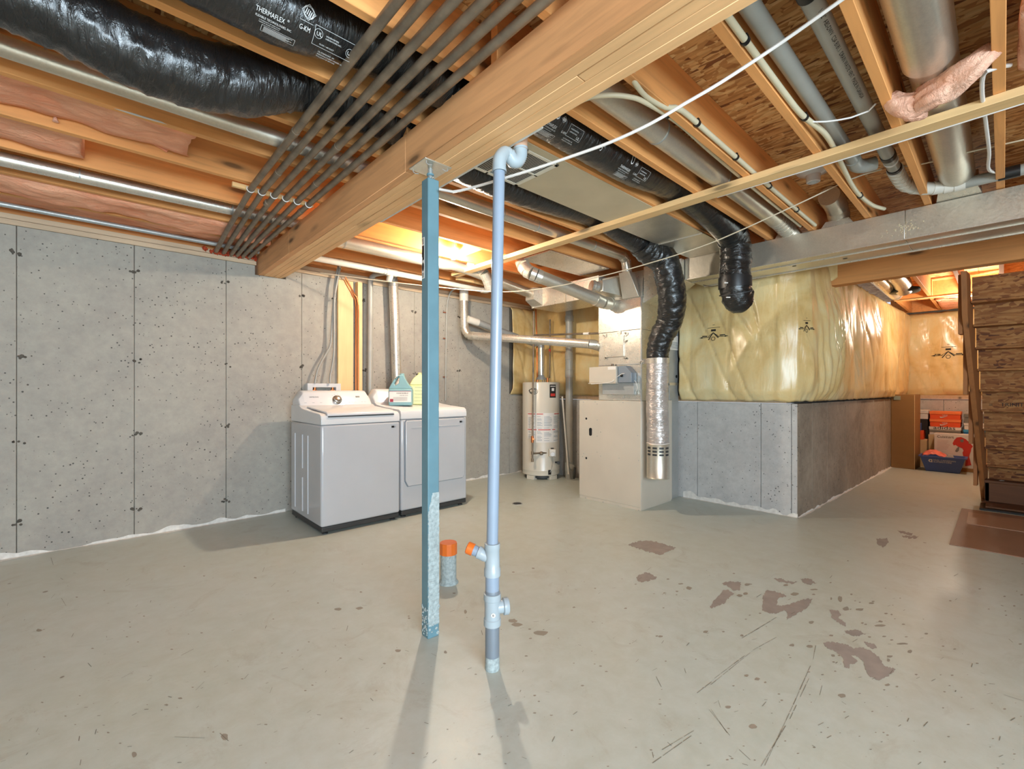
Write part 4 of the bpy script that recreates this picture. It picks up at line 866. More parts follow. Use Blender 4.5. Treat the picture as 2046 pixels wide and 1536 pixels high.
build('wire', MB().tube(smooth_path([(3.855, a.y - .03, a.z - .012), (3.85, c + .07, a.z + .005), (3.87, c + .01, a.z + .05), (3.875, c - .05, a.z + .085), (3.875, c - .085, a.z + .088)], .01), .0035, 6).tube(smooth_path([(3.93, c - .165, a.z + .02), (3.93, c - .19, a.z - .01), (3.94, c - .19, a.z - .06), (3.96, c - .165, a.z - .09)], .01), .0035, 6), m_paper, t)
build('fitting', MB().cyl((3.90, c + .07, b.z), (3.90, c + .07, b.z + .025), .014, n=10).cyl((3.90, c + .03, b.z), (3.90, c + .03, b.z + .02), .010, n=10), m_steelpipe, t)
# return drop
t = thing('return_drop', 'tall grey sheet metal return duct between the furnace and the half wall', 'duct', (4.6, 2.7, 0))
RX0, RX1, RY = 4.60, 4.80, 2.46
build('lower_box', MB().box(4.595, 4.80, RY, 2.94, 0, 1.258), m_galv_d, t, bevel=.003)
build('upper_box', MB().box(4.515, 4.80, RY + .004, 2.94, 1.262, 2.44), m_galv_d, t, bevel=.003)
build('seam_strip', MB().box(4.59, 4.806, RY - .006, RY, 1.245, 1.275), m_galv, t)
def RP(px, py): return on_y(px, py, RY - .001)
a = RP(1339, 698); b = RP(1355, 643)
lb = build('instruction_label', MB().box(a.x, b.x, RY - .002, RY + .005, a.z, b.z), m_paper, t)
mb = MB().box(a.x + .003, b.x - .003, RY - .0035, RY - .001, b.z - .055, b.z - .01); build('red_print', mb, m_red, lb)
mb = MB().box(a.x + .01, b.x - .01, RY - .0035, RY - .001, b.z - .095, b.z - .085).box(a.x + .01, b.x - .01, RY - .0035, RY - .001, b.z - .16, b.z - .125)
for k in range(6): mb.box(a.x + .012, b.x - .014, RY - .0035, RY - .001, a.z + .015 + k * .013, a.z + .020 + k * .013)
build('print', mb, m_blueg, lb)
build('hole', MB().cyl(RP(1352, 752), RP(1352, 752) + V((0, .004, 0)), .017, n=16), m_black, t)

# ---- main trunk along the ceiling
t = thing('main_trunk', 'long rectangular sheet metal trunk across the ceiling on the right', 'duct', (4.4, -.3, 2.264))
ys = [-3.2, -2.0, -.75, 0.47, 1.62, 2.095]
for a, b in zip(ys, ys[1:]): build('trunk_section', MB().box(4.22, 4.62, a + .001, b - .001, 2.264, 2.470), m_galv, t, bevel=.003)
build('bottom_seam', MB().box(4.205, 4.222, -3.2, 2.09, 2.258, 2.266).box(4.36, 4.375, -3.2, 2.09, 2.256, 2.264).box(4.615, 4.635, -3.2, 2.09, 2.256, 2.268), m_galv_b, t)
for px, py in ((1587, 531.5), (1688.5, 516.5)): p = on_z(px, py, 2.263); build('hole', MB().cyl(p, p - V((0, 0, .0015)), .016, n=14), m_black, t)
mb = MB(); pc = on_x(1812, 455, 4.219)
for k in range(60):
    p = pc + V((-.0005, random.gauss(0, .05), random.gauss(0, .022)))
    if 2.27 < p.z < 2.465: mb.lathe(p, [(random.uniform(.002, .006), 0), (.001, -.002)], 6, (1, 0, 0))
o = build('dried_splatter', mb, m_tan, t); o['kind'] = 'stuff'
# wire hanging off the trunk by the half wall
tag(build('hanger_wire', MB().tube(smooth_path([(4.45, 2.02, 2.24), (4.47, 1.95, 2.215), (4.50, 1.85, 2.222), (4.62, 1.50, 2.25)], .03), .004, 6), m_steelpipe), 'dark wire strung below the trunk behind the black elbow ducts', 'wire')

# ================================================================ BLACK INSULATED FLEX DUCTS
def wr(amp, seed, fa=42, fb=5):
    def f(L, a):
        q = V((L * fa, math.cos(a) * fb * .5 + seed, math.sin(a) * fb * .5)); n1 = noise.noise(q); r = 1 - abs(noise.noise(V((L * fa * .6 + 9, math.cos(a) * 1.5 + seed, math.sin(a) * 1.5)))) * 2
        return 1 + amp * (n1 * .6 + (r - .5) * .7)
    return f
def flex(name, label, pts, r, amp, seed, group=None, step=.011, n=44, mat=None):
    t = thing(name, label, 'duct', pts[0], group)
    build('sleeve', MB().tube(smooth_path(pts, step), r, n, True, wr(amp, seed)), mat or m_flex, t, ang=70); return t
def cyl_map(yc, zc, r):
    def mk(x0, v0, size=1, ang=0): return lambda a, b: V((x0 + a, yc - (r + .0015) * math.sin((v0 + b) / r), zc - (r + .0015) * math.cos((v0 + b) / r)))
    return mk
flex('flex_duct', 'shiny black insulated duct sagging between the joists, upper left corner', [(-2.5, 2.12, 2.52), (-1.2, 2.12, 2.50), (-.3, 2.12, 2.475), (.15, 2.12, 2.415), (.42, 2.12, 2.45), (.60, 2.12, 2.545), (.75, 2.12, 2.588), (1.25, 2.12, 2.588), (1.34, 2.13, 2.588)], .121, .085, 1)
t = flex('flex_duct', 'black insulated duct with large white print, behind the six steel pipes', [(-2.5, 1.715, 2.54), (-.4, 1.715, 2.53), (.3, 1.715, 2.53), (.52, 1.715, 2.533), (.68, 1.712, 2.575), (.9, 1.70, 2.578), (1.25, 1.70, 2.578), (1.34, 1.70, 2.578)], .112, .03, 4)
mk0 = cyl_map(1.715, 2.533, .1185); mk = lambda x0, v0: (lambda a, b: mk0(0, 0)(.385 + (x0 + a - .375) * .77, .052 + (v0 + b - .03) * .8)); mb = MB()
mb.text('THERMAFLEX', .026, mk(.375, .055), .72).text('®', .012, mk(.497, .068)).text('FLEXIBLE TECHNOLOGIES, INC.', .0125, mk(.378, .036), .82).text('G-KM', .027, mk(.545, .068), .7)
mb.text('A WARRANTY OF NON-TOXIC', .006, mk(.395, .026)).text('MINIMUM RATED SYSTEMS R-6', .006, mk(.395, .018)).text('UNDERWRITERS', .008, mk(.66, .085)).text('LABORATORIES INC.', .008, mk(.66, .075)).text('CLASS 1 AIR DUCT', .008, mk(.64, .045)).text('UL STANDARD 181', .009, mk(.645, .012)).text('MANUFACTURED UNDER UL', .009, mk(.645, .000)).text('FOLLOW-UP SERVICE', .009, mk(.645, -.012)).text('UL', .022, mk(.618, .075)).text('UL', .022, mk(.765, .060))
def cline(x0, v0, x1, v1, w_=.0012):
    n = 6
    for i in range(n):
        f = mk(0, 0); a = (x0 + (x1 - x0) * i / n, v0 + (v1 - v0) * i / n); b = (x0 + (x1 - x0) * (i + 1) / n, v0 + (v1 - v0) * (i + 1) / n); l = math.hypot(x1 - x0, v1 - v0); nx, ny = -(v1 - v0) / l * w_ / 2, (x1 - x0) / l * w_ / 2
        mb.add([f(a[0] - nx, a[1] - ny), f(b[0] - nx, b[1] - ny), f(b[0] + nx, b[1] + ny), f(a[0] + nx, a[1] + ny)], [(0, 1, 2, 3)])
def crect(x0, v0, x1, v1): cline(x0, v0, x1, v0); cline(x1, v0, x1, v1); cline(x1, v1, x0, v1); cline(x0, v1, x0, v0)
def ccirc(x, v, r):
    for k in range(14): cline(x + r * math.cos(k * .449), v + r * math.sin(k * .449), x + r * math.cos((k + 1) * .449), v + r * math.sin((k + 1) * .449))
crect(.41, -.018, .545, .012)
for k in range(6): cline(.418, .006 - k * .004, .535 - (k % 3) * .012, .006 - k * .004, .0016)
crect(.61, .035, .80, .11); ccirc(.628, .083, .018); ccirc(.777, .068, .018)
for k in range(2): ccirc(.575, .138, .02 + .004 * k)
cline(.545, .138, .575, .168); cline(.575, .168, .605, .138); cline(.605, .138, .575, .108); cline(.575, .108, .545, .138); cline(.545, .102, .60, .102)
for k in range(5): cline(.56 + k * .007, .130 - .003 * k, .567 + k * .007, .152 - .003 * k, .003)
build('print', mb, m_white_ink, t, flat=True)
t = flex('flex_duct', 'black insulated duct with a white 5 inch print, right of the beam', [(1.38, 1.515, 2.56), (1.6, 1.515, 2.55), (2.0, 1.515, 2.545), (2.4, 1.515, 2.55), (2.75, 1.515, 2.588), (3.05, 1.515, 2.588), (3.4, 1.515, 2.56), (3.72, 1.51, 2.50), (3.86, 1.505, 2.44)], .108, .03, 8)
mk = cyl_map(1.515, 2.547, .1125); mb = MB()
for x0 in (1.535, 2.165):
    mb.text('THERMAFLEX', .021, mk(x0, .060), .74).text('FLEXIBLE TECHNOLOGIES, INC.', .009, mk(x0, .048), .8).text('G-KM', .016, mk(x0 + .13, .060), .8).text('MINIMUM RATED R-VALUE', .006, mk(x0 + .01, .038)).text('U', .075, mk(x0 + .055, .10), .6)
    crect(x0 + .015, .002, x0 + .12, .030)
    for k in range(6): cline(x0 + .022, .025 - k * .004, x0 + .112 - (k % 3) * .01, .025 - k * .004, .0016)
    crect(x0 + .165, .060, x0 + .265, .115); mb.text('UNDERWRITERS', .008, mk(x0 + .175, .095)).text('LABORATORIES', .008, mk(x0 + .175, .082)).text('UL STANDARD 181', .008, mk(x0 + .165, .042)).text('FOLLOW-UP SERVICE', .008, mk(x0 + .165, .031)).text('UL', .02, mk(x0 + .235, .066))
    cline(x0 + .10, .115, x0 + .115, .130); cline(x0 + .115, .130, x0 + .13, .115); cline(x0 + .13, .115, x0 + .115, .10); cline(x0 + .115, .10, x0 + .10, .115)
    for k in range(4): cline(x0 + .106 + k * .005, .108, x0 + .110 + k * .005, .122, .003)
mb.text('5"', .052, mk(1.955, .078), .6)
build('print', mb, m_white_ink, t, flat=True)
build('end_sleeve', MB().tube(smooth_path([(3.84, 1.51, 2.47), (3.90, 1.505, 2.40), (3.905, 1.50, 2.30), (3.89, 1.50, 2.15), (3.885, 1.50, 2.05), (3.93, 1.495, 1.965), (3.97, 1.49, 1.95)], .009), [.122, .125] + [.122] * 0 if False else .118, 44, True, wr(.09, 21)), m_flexv, t, ang=70)
build('black_tape', MB().tube([(3.888, 1.50, 2.12), (3.886, 1.50, 2.08), (3.89, 1.50, 2.04)], .126, 40, False, lambda L, a: 1 + .01 * math.sin(a * 5)), m_black, t)
build('zip_tie', MB().tube([(3.898, 1.495, 1.992), (3.896, 1.495, 2.0)], .129, 40, False), m_kick, t)
mb = MB()
for px, py, d_ in ((1451, 565, 3.66), (1455, 594, 3.66)): p = at_d(px, py, d_); mb.obox(p, RT * .016, FW * .003, V((0, 0, .004)))
build('white_tag', mb, m_paper, t)
flex('flex_duct', 'black insulated duct between joists, passing behind the drain pipe elbow', [(1.38, 2.19, 2.55), (1.7, 2.19, 2.54), (2.1, 2.19, 2.54), (2.75, 2.19, 2.583), (3.05, 2.19, 2.583), (3.3, 2.19, 2.55), (3.55, 2.18, 2.50)], .103, .035, 12)
t = thing('intake_duct', 'black and silver intake hose curving down beside the furnace to a slotted can', 'duct', (4.0, 2.25, .34))
c0 = at_d(1314, 722, 4.41)
pts = [V((3.56, 2.17, 2.50)), V((3.68, 2.14, 2.43)), at_d(1325, 520, 4.10), at_d(1337, 556, 4.12), at_d(1343, 600, 4.18), at_d(1338, 640, 4.28), at_d(1322, 672, 4.35), at_d(1315, 700, 4.40), c0]
pp = smooth_path(pts, .009); n = len(pp); build('black_sleeve', MB().tube(pp, [.122 - .022 * max(0, (i / n - .55) / .45) for i in range(n)], 44, True, wr(.09, 31)), m_flexv, t, ang=70)
build('foil_sleeve', MB().tube(smooth_path([c0, at_d(1313, 800, 4.41), at_d(1314.5, 888, 4.41)], .009), .104, 44, True, wr(.045, 35, 30)), m_foil, t, ang=70)
build('strap', MB().lathe(c0 - V((0, 0, .02)), [(.109, 0), (.109, .05)], 36).add([c0 + V((-.02, .10, -.02)), c0 + V((-.02, .10, .03)), (4.0, PY0 - .003, c0.z + .03), (4.0, PY0 - .003, c0.z - .02), c0 + V((-.015, .11, -.02)), c0 + V((-.015, .11, .03)), (4.01, PY0 - .003, c0.z + .03), (4.01, PY0 - .003, c0.z - .02)], [(0, 1, 2, 3), (4, 5, 6, 7), (0, 4, 7, 3), (1, 5, 6, 2)]), m_galv_b, t)
cb = at_d(1314.5, 886, 4.41); zc = cb.z; cc = V((cb.x, cb.y, 0))
build('can', MB().lathe(cc, [(.106, zc), (.109, zc - .004), (.106, zc - .012), (.106, .352), (.109, .348), (.106, .338), (.02, .338)], 40), m_galv, t)
mb = MB()
thc = math.atan2(-cc.y, -cc.x)
for k in (-3, -1, 1, 3):
    for j in range(3):
        a0_ = thc + k * .30 + .02; z = zc - .035 - j * .032
        mb.grid(lambda u, v: (cc.x + .1075 * math.cos(a0_ + (u - .5) * .40), cc.y + .1075 * math.sin(a0_ + (u - .5) * .40), z - .009 + .018 * v), 6, 1)
build('slots', mb, m_kick, t, flat=True)
build('rim_wire', MB().tube([cc + V((.107 * math.cos(a), .107 * math.sin(a), zc + .004 + .004 * math.sin(3 * a))) for a in [k * .2 for k in range(33)]], .004, 6), m_paper, t)

# ================================================================ ROUND METAL DUCTS
def pipe(label, pts, r, mat=None, seams=(), name='round_duct', seam_r=1.05, group=None):
    pts = [V(p) for p in pts]; t = thing(name, label, 'duct', pts[0], group)
    build('pipe', MB().tube(pts if len(pts) == 2 else smooth_path(pts, .02), r, 28), mat or m_galv, t, ang=50)
    if seams:
        mb = MB(); a, b = pts[0], pts[-1]; d_ = (b - a).normalized()
        for s in seams: mb.cyl(a.lerp(b, s), a.lerp(b, s) + d_ * .008, r * seam_r, n=28)
        build('seam', mb, m_galv_d, t)
    return t
pipe('straight metal duct under the black duct, running in from the left edge', [(-2.5, 2.55, 2.478), (.6, 2.555, 2.50), (1.30, 2.57, 2.52)], .040, m_galv, (.3, .62, .87))
pipe('lower of the two wide metal ducts reaching the left picture edge', [(-2.5, 3.80, 2.458), (.6, 3.80, 2.505), (1.30, 3.80, 2.52)], .040, m_galv_b, (.45, .64, .85))
pipe('thin grey pipe along the sill at the top of the left wall', [(-2.5, 4.60, 2.462), (1.12, 4.66, 2.468)], .018, m_galv_d, (.92,))
t = pipe('bright metal duct next to the glowing bulb', [(1.32, 3.86, 2.476), (2.62, 3.86, 2.476)], .055, m_galv, (.2,))
build('tail', MB().tube([(2.60, 3.86, 2.476), (2.72, 3.86, 2.485), (2.9, 3.87, 2.48), (3.25, 3.88, 2.44), (3.88, 3.88, 2.36)], [.055, .05, .05, .055, .055], 26), m_galv, t)
build('boot', MB().hull8([(3.86, 3.80, 2.28), (3.99, 3.78, 2.22), (3.99, 3.96, 2.22), (3.86, 3.94, 2.28), (3.86, 3.80, 2.42), (3.99, 3.78, 2.425), (3.99, 3.96, 2.425), (3.86, 3.94, 2.42)]), m_galv_b, t)
t = thing('round_duct', 'segmented metal elbow dropping behind the blue-grey pipe top', 'duct', (3.2, 4.1, 2.4))
def seg_elbow(parent, pts, r, name='elbow', mat=None):
    mb = MB(); pth = smooth_path(pts, .055)
    for k in range(len(pth) - 1): mb.tube([pth[k], pth[k + 1]], [r * 1.03, r * .97], 24)
    return build(name, mb, mat or m_galv_b, parent)
seg_elbow(t, [at_d(955, 532, 4.9), at_d(966, 545, 4.9), at_d(974, 560, 4.95), at_d(980, 580, 5.0)], .055)
build('pipe', MB().cyl(at_d(940, 530, 4.75), at_d(957, 534, 4.9), .05, n=22), m_galv, t)
t = pipe('metal duct passing right of the beam, elbowing down to the plenum', [(1.38, 2.56, 2.525), (3.86, 2.56, 2.525)], .045, m_galv, (.35, .5, .8))
seg_elbow(t, [(3.84, 2.56, 2.525), (3.91, 2.56, 2.49), (3.93, 2.56, 2.40), (3.93, 2.56, 2.36)], .047)
build('boot', MB().hull8([(3.955, 2.44, 2.12), (3.985, 2.44, 2.12), (3.985, 2.63, 2.12), (3.955, 2.63, 2.12), (3.875, 2.50, 2.37), (3.985, 2.50, 2.37), (3.985, 2.62, 2.37), (3.875, 2.62, 2.37)]), m_galv, t, bevel=.002)
t = thing('round_duct', 'angled metal duct crossing down from the joists to the plenum', 'duct', (3.1, 3.2, 2.4))
seg_elbow(t, [at_d(1043, 523, 4.45), at_d(1046, 532, 4.40), at_d(1053, 541, 4.38), at_d(1062, 546, 4.36), at_d(1072, 550, 4.36), at_d(1084, 555, 4.37)], .066)
build('pipe', MB().cyl(at_d(1080, 553, 4.36), at_d(1196, 600, 4.62), .062, n=26), m_galv, t)
seg_elbow(t, [at_d(1190, 598, 4.60), at_d(1204, 604, 4.64), at_d(1216, 606, 4.70), at_d(1222, 604, 4.83)], .064, 'lower_elbow', m_galv)
t = thing('takeoff_boot', 'wedge shaped metal boot on the plenum front', 'duct', (3.9, 2.9, 2.2))
build('boot', MB().hull8([PP(1236, 588, 0), PP(1236, 585, 0), PP(1184, 580, -.20), PP(1184, 583, -.20), PP(1236, 557, 0), PP(1236, 555, 0), PP(1184, 566, -.20), PP(1184, 568, -.20)]), m_galv_b, t)
# proper boot solid
bx = [(3.985, 2.66, 2.16), (3.985, 2.93, 2.16), (3.80, 2.90, 2.20), (3.80, 2.76, 2.20), (3.985, 2.66, 2.36), (3.985, 2.93, 2.36), (3.80, 2.90, 2.31), (3.80, 2.76, 2.31)]
for ch in list(t.children): bpy.data.objects.remove(ch)
build('boot', MB().hull8(bx), m_galv, t, bevel=.003)
build('collar', MB().cyl((3.81, 2.83, 2.255), (3.74, 2.86, 2.262), .055, n=22).cyl((3.77, 2.845, 2.26), (3.762, 2.848, 2.26), .06, n=22), m_galv_b, t)
build('pan', MB().box(3.05, 3.97, 2.80, 3.19, ZJ - .012, ZJ - .003), m_galv_b, t)
t = pipe('metal duct between joists right of the printed black duct', [(1.38, 1.215, 2.541), (3.95, 1.215, 2.541)], .062, m_galv, (.30, .6))
seg_elbow(t, [(3.93, 1.215, 2.541), (4.05, 1.215, 2.541), (4.16, 1.215, 2.53), (4.28, 1.215, 2.52), (4.32, 1.215, 2.49)], .064)
build('boot', MB().hull8([(4.235, 1.12, 2.471), (4.42, 1.12, 2.471), (4.42, 1.31, 2.471), (4.235, 1.31, 2.471), (4.24, 1.16, 2.545), (4.38, 1.16, 2.545), (4.38, 1.27, 2.545), (4.24, 1.27, 2.545)]), m_galv_b, t)
t = thing('round_duct', 'short ribbed metal collar on the trunk below the white lampholder', 'duct', (4.32, .88, 2.47))
build('boot', MB().hull8([(4.235, .77, 2.471), (4.42, .77, 2.471), (4.42, .98, 2.471), (4.235, .98, 2.471), (4.245, .80, 2.52), (4.40, .80, 2.52), (4.40, .95, 2.52), (4.245, .95, 2.52)]), m_galv_b, t)
seg_elbow(t, [(4.32, .875, 2.51), (4.30, .875, 2.56), (4.24, .875, 2.61), (4.12, .875, 2.63), (4.0, .875, 2.635)], .072, 'elbow', m_galv)
t = thing('round_duct', 'widest round metal duct at the upper right, wrapped by pink batt', 'duct', (2.0, .20, 2.45))
build('pipe', MB().cyl((1.2, .205, 2.565), (2.50, .205, 2.565), .088, n=36), m_galv, t)
build('far_pipe', MB().tube([(2.50, .20, 2.57), (2.9, .20, 2.57), (3.1, .20, 2.57), (4.1, .20, 2.57)], [.08, .082, .085, .085], 34, True, lambda L, a: 1 - .16 * math.exp(-((L - .75) / .16) ** 2) * math.exp(-((a - 2.4) / .6) ** 2)), m_galv, t, ang=60)
build('boot', MB().hull8([(4.235, .09, 2.471), (4.40, .09, 2.471), (4.40, .31, 2.471), (4.235, .31, 2.471), (4.08, .11, 2.49), (4.30, .11, 2.66), (4.30, .29, 2.66), (4.08, .29, 2.49)]), m_galv_b, t)

# ================================================================ RETURN AIR PANNING AND GRILLE
tag(build('air_panning', MB().box(1.38, 3.0, 1.655, 2.055, ZJ - .006, ZJ - .001), m_tan, bevel=.001, seg=1), 'matt tan panel under the joists beside the white grille', 'panel')
t = thing('return_pan', 'shiny sheet metal pan under the joists beyond the timber strap', 'panel', (3.6, 1.85, ZJ - .01))
build('sheet', MB().box(3.002, 3.62, 1.65, 2.05, ZJ - .008, ZJ - .002), m_galv, t); build('sheet', MB().box(3.60, 4.21, 1.645, 2.05, ZJ - .011, ZJ - .0085), m_galv, t)
build('fold', MB().cyl((3.61, 1.645, ZJ - .013), (3.61, 2.05, ZJ - .013), .006, n=8), m_galv_b, t)
t = thing('air_grille', 'white slotted air grille beside the drain pipe elbow', 'grille', (1.65, 1.87, ZJ - .012))
gx0, gx1, gy0, gy1 = 1.44, 1.93, 1.70, 2.05; gz = ZJ - .007
mb = MB().box(gx0, gx0 + .025, gy0, gy1, gz - .006, gz).box(gx1 - .025, gx1, gy0, gy1, gz - .006, gz).box(gx0, gx1, gy0, gy0 + .02, gz - .006, gz).box(gx0, gx1, gy1 - .02, gy1, gz - .006, gz).box(1.675, 1.69, gy0, gy1, gz - .006, gz).box(gx0, gx1, 1.868, 1.880, gz - .006, gz)
build('frame', mb, m_grille, t, bevel=.001, seg=1); build('dark_opening', MB().box(gx0 + .01, gx1 - .01, gy0 + .01, gy1 - .01, gz - .0005, gz + .0), m_kick, t)
x = gx0 + .034
while x < gx1 - .03:
    if not 1.668 < x < 1.695:
        for y0, y1 in ((gy0 + .018, 1.869), (1.879, gy1 - .018)): build('slat', MB().obox((x, (y0 + y1) / 2, gz - .003), (.0023, 0, .0010), (0, (y1 - y0) / 2, 0), (-.0002, 0, .0006)), m_grille, t, flat=True)
    x += .0125

# ================================================================ SIX STEEL PIPES
xs = [.712, .775, .845, .915, .985, 1.058]
for i, x in enumerate(xs):
    z = ZJ - .034
    e = [.80, .86, .92, .965, 1.01, 1.06][i]
    t = thing('steel_pipe', ['leftmost dark steel pipe of the six slung under the joists', 'second dark steel pipe from the left under the joists', 'third dark steel pipe from the left under the joists', 'fourth dark steel pipe, third from the beam', 'fifth dark steel pipe, second from the beam', 'dark steel pipe nearest the big timber beam'][i], 'pipe', (x, 1.5, z), 'six dark steel pipes beside the beam')
    build('pipe', MB().tube([(x, -1.5, z), (x, 3.1, z), (x * .4 + e * .6, 4.2, z - .004), (e, 4.80, z - .01)], .0178, 16), m_steelpipe, t)
    build('strap', MB().tube([(x + .0205 * math.sin(a), 3.16, z - .0205 * math.cos(a)) for a in [k * .35 - 2.1 for k in range(13)]], .003, 6), m_paper, t)
    if i < 6: build('coupling', MB().cyl((x, 2.9 + (i % 3) * .5 - .6, z), (x, 2.94 + (i % 3) * .5 - .6, z), .0198, n=16), m_steelpipe, t)
tag(build('nailing_block', MB().box(.62, 1.10, 3.19, 3.215, ZJ - .03, ZJ - .003), m_joist_b, bevel=.002), 'short wooden strip the six steel pipes are strapped to', 'block')
mb = MB()
for k in range(70):
    p = V((random.uniform(.70, 1.12), YW - .006 - random.uniform(0, .02), random.uniform(2.415, 2.452))); mb.lathe(p, [(.001, -.012), (random.uniform(.010, .02), 0), (.002, .012)], 8, (random.random(), random.random() - .5, .3))
tag(build('foam_seal', mb, m_foam, ang=90), 'rough red foam where the steel pipes enter the left wall', 'foam')

# ================================================================ PINK BATTS
def batt(label, x0, x1, y0, y1, z0, z1, mat, seed, amp=.03, parent=None, name='insulation_batt'):
    L = x1 - x0; W = y1 - y0; Hh = z1 - z0; ns, nt = max(10, int(L / .035)), 32; mb = MB(); ring = []
    for i in range(ns + 1):
        s = i / ns
        for k in range(nt):
            a = 2 * math.pi * k / nt; c_, s_ = math.cos(a), math.sin(a); q = (abs(c_) ** 5 + abs(s_) ** 5) ** (-1 / 5.)
            p = V((x0 + L * s, (y0 + y1) / 2 + W / 2 * c_ * q, (z0 + z1) / 2 + Hh / 2 * s_ * q)); nn = V((0, c_, s_))
            h = noise.noise(V((p.x * 3 + seed, p.y * 6, p.z * 6))) + .5 * noise.noise(V((p.x * 11 + seed, p.y * 14, p.z * 14)))
            if nn.z > .3: h = min(h, 0)
            p += V((0, nn.y * .3, nn.z)) * amp * h; p.x += (.05 * noise.noise(V((p.y * 9, p.z * 9, seed)))) if i in (0, ns) else 0
            mb.v.append(p)
    for i in range(ns):
        for k in range(nt): mb.f.append((i * nt + k, i * nt + (k + 1) % nt, (i + 1) * nt + (k + 1) % nt, (i + 1) * nt + k))
    mb.f.append(tuple(range(nt))[::-1]); mb.f.append(tuple(ns * nt + k for k in range(nt)))
    return tag(build(name, mb, mat, ang=180), label, 'insulation')
bt = batt('long pink batt in the joist bay right under the left metal duct', -2.4, .36, 2.775, 3.13, 2.500, 2.69, m_pink, 1, .03)
fl = [(145, 203), (170, 212), (236, 232), (262, 262), (300, 285), (333, 305), (345, 290), (356, 270), (300, 250), (240, 225), (190, 205)]
f3 = [on_y(x, y, 3.135) for x, y in fl]
WO[bt.name] = WO[bt.name]
build('hanging_flap', MB().prism(f3, (0, -.018, 0)), m_pink, bt, bevel=.006)
build('drip_tuft', MB().tube([on_y(111, 222, 3.12), on_y(110, 232, 3.12), on_y(111, 243, 3.12)], [.004, .003, .012], 8), m_pink2, bt)
batt('pink batt ending at a ragged edge near the left picture side', -2.4, -.045, 3.195, 3.55, 2.495, 2.69, m_pink, 5, .03)
batt('sagging pink batt behind the lower left metal duct', -2.4, .30, 3.62, 3.74, 2.53, 2.69, m_pink, 9, .02)
batt('pink batt along the sill bay above the left concrete wall', -2.4, 1.10, 4.035, 4.39, 2.455, 2.69, m_pink, 12, .035)
batt('pink batt strip just inside the left rim joist', -2.4, 1.12, 4.46, 4.80, 2.51, 2.69, m_pink, 15, .02)
mb = MB(); pth = smooth_path([on_z(1776, 196, 2.50), on_z(1800, 210, 2.455), on_z(1835, 208, 2.44), on_z(1868, 186, 2.44), on_z(1905, 165, 2.445), on_z(1945, 134, 2.455), on_z(1985, 98, 2.50)], .012); n = len(pth)
mb.tube(pth, [.026 + .026 * math.sin(math.pi * (i + .8) / (n + 1)) for i in range(n)], 40, True, lambda L, a: 1.05 + .30 * noise.noise(V((L * 12, math.cos(a) * 1.6, math.sin(a) * 1.6))) + .16 * noise.noise(V((L * 9, math.cos(a) * 7, math.sin(a) * 7))) + .10 * noise.noise(V((L * 45, math.cos(a) * 8, math.sin(a) * 8))))
wad = tag(build('insulation_batt', mb, m_pink2, ang=180), 'thick ragged pink wad hanging under the wide round duct at upper right', 'insulation')
mb = MB(); pth = smooth_path([on_z(1796, 222, 2.42), on_z(1812, 226, 2.415), on_z(1832, 228, 2.415), on_z(1850, 232, 2.42)], .008); n = len(pth)
mb.tube(pth, [.006 + .024 * math.sin(math.pi * (i + .5) / n) for i in range(n)], 20, True, lambda L, a: 1 + .3 * noise.noise(V((L * 30, math.cos(a) * 3, math.sin(a) * 3))))
build('torn_flap', mb, m_pink2, wad, ang=180)
batt('pink tuft at the right picture edge beyond the narrow joist', 2.35, 2.75, -.30, -.04, 2.47, 2.6, m_pink2, 31, .04)
batt('pink batt showing above the passage ceiling boards', 8.7, 9.7, .38, .65, 2.44, 2.6, m_pink, 33, .04)

# ================================================================ CABLES, TUBES AND PLASTIC PIPES OVERHEAD
def cord(label, pts, r, mat, name='cable', cat='cable', step=.04, n=8):
    return tag(build(name, MB().tube(smooth_path(pts, step), r, n), mat), label, cat)
cord('thick white cable strung from the blue post up to the top right', [at_d(878, 378, 2.18), at_d(905, 383, 2.17), at_d(950, 373, 2.12), at_d(1000, 358, 2.05), at_d(1060, 340, 1.98), at_d(1140, 313, 1.90), at_d(1220, 284, 1.82), at_d(1300, 247, 1.74), at_d(1370, 206, 1.68), at_d(1440, 165, 1.62), at_d(1560, 86, 1.53), at_d(1690, -6, 1.42), at_d(1800, -80, 1.38)], .0062, m_cable)
cord('thin pale wire sagging from the left wall across to the passage', [at_d(640, 545, 4.4), at_d(700, 553, 4.45), at_d(780, 563, 4.5), at_d(880, 574, 4.5), at_d(1000, 583, 4.4), at_d(1100, 574, 4.2), at_d(1200, 552, 4.0), at_d(1300, 525, 3.75), at_d(1400, 493, 3.5), at_d(1480, 460, 3.3), at_d(1600, 405, 3.05), at_d(1700, 358, 2.9), at_d(1762, 338, 2.82)], .0045, m_string, 'wire', 'wire')
cord('pale wire from the pipe straps out to the right picture edge', [at_d(1787, 330, 2.80), at_d(1810, 332, 2.75), at_d(1850, 326, 2.7), at_d(1940, 303, 2.5), at_d(2046, 279, 2.3), at_d(2150, 255, 2.2)], .004, m_string, 'wire', 'wire')
cord('white cable drooping along the left metal duct', [at_d(-60, 92, 1.80), at_d(0, 112, 1.85), at_d(60, 143, 1.9), at_d(130, 176, 1.96), at_d(200, 205, 2.03), at_d(290, 235, 2.12), at_d(380, 258, 2.25), at_d(450, 270, 2.35), at_d(530, 275, 2.5), at_d(600, 292, 2.62), at_d(700, 318, 2.8)], .0045, m_cable)
cord('thin white cable looping between the two grey drain pipes overhead', [on_z(1612, 243, 2.49), on_z(1650, 243, 2.48), on_z(1700, 235, 2.48), on_z(1735, 222, 2.49), on_z(1750, 207, 2.5)], .004, m_cable)
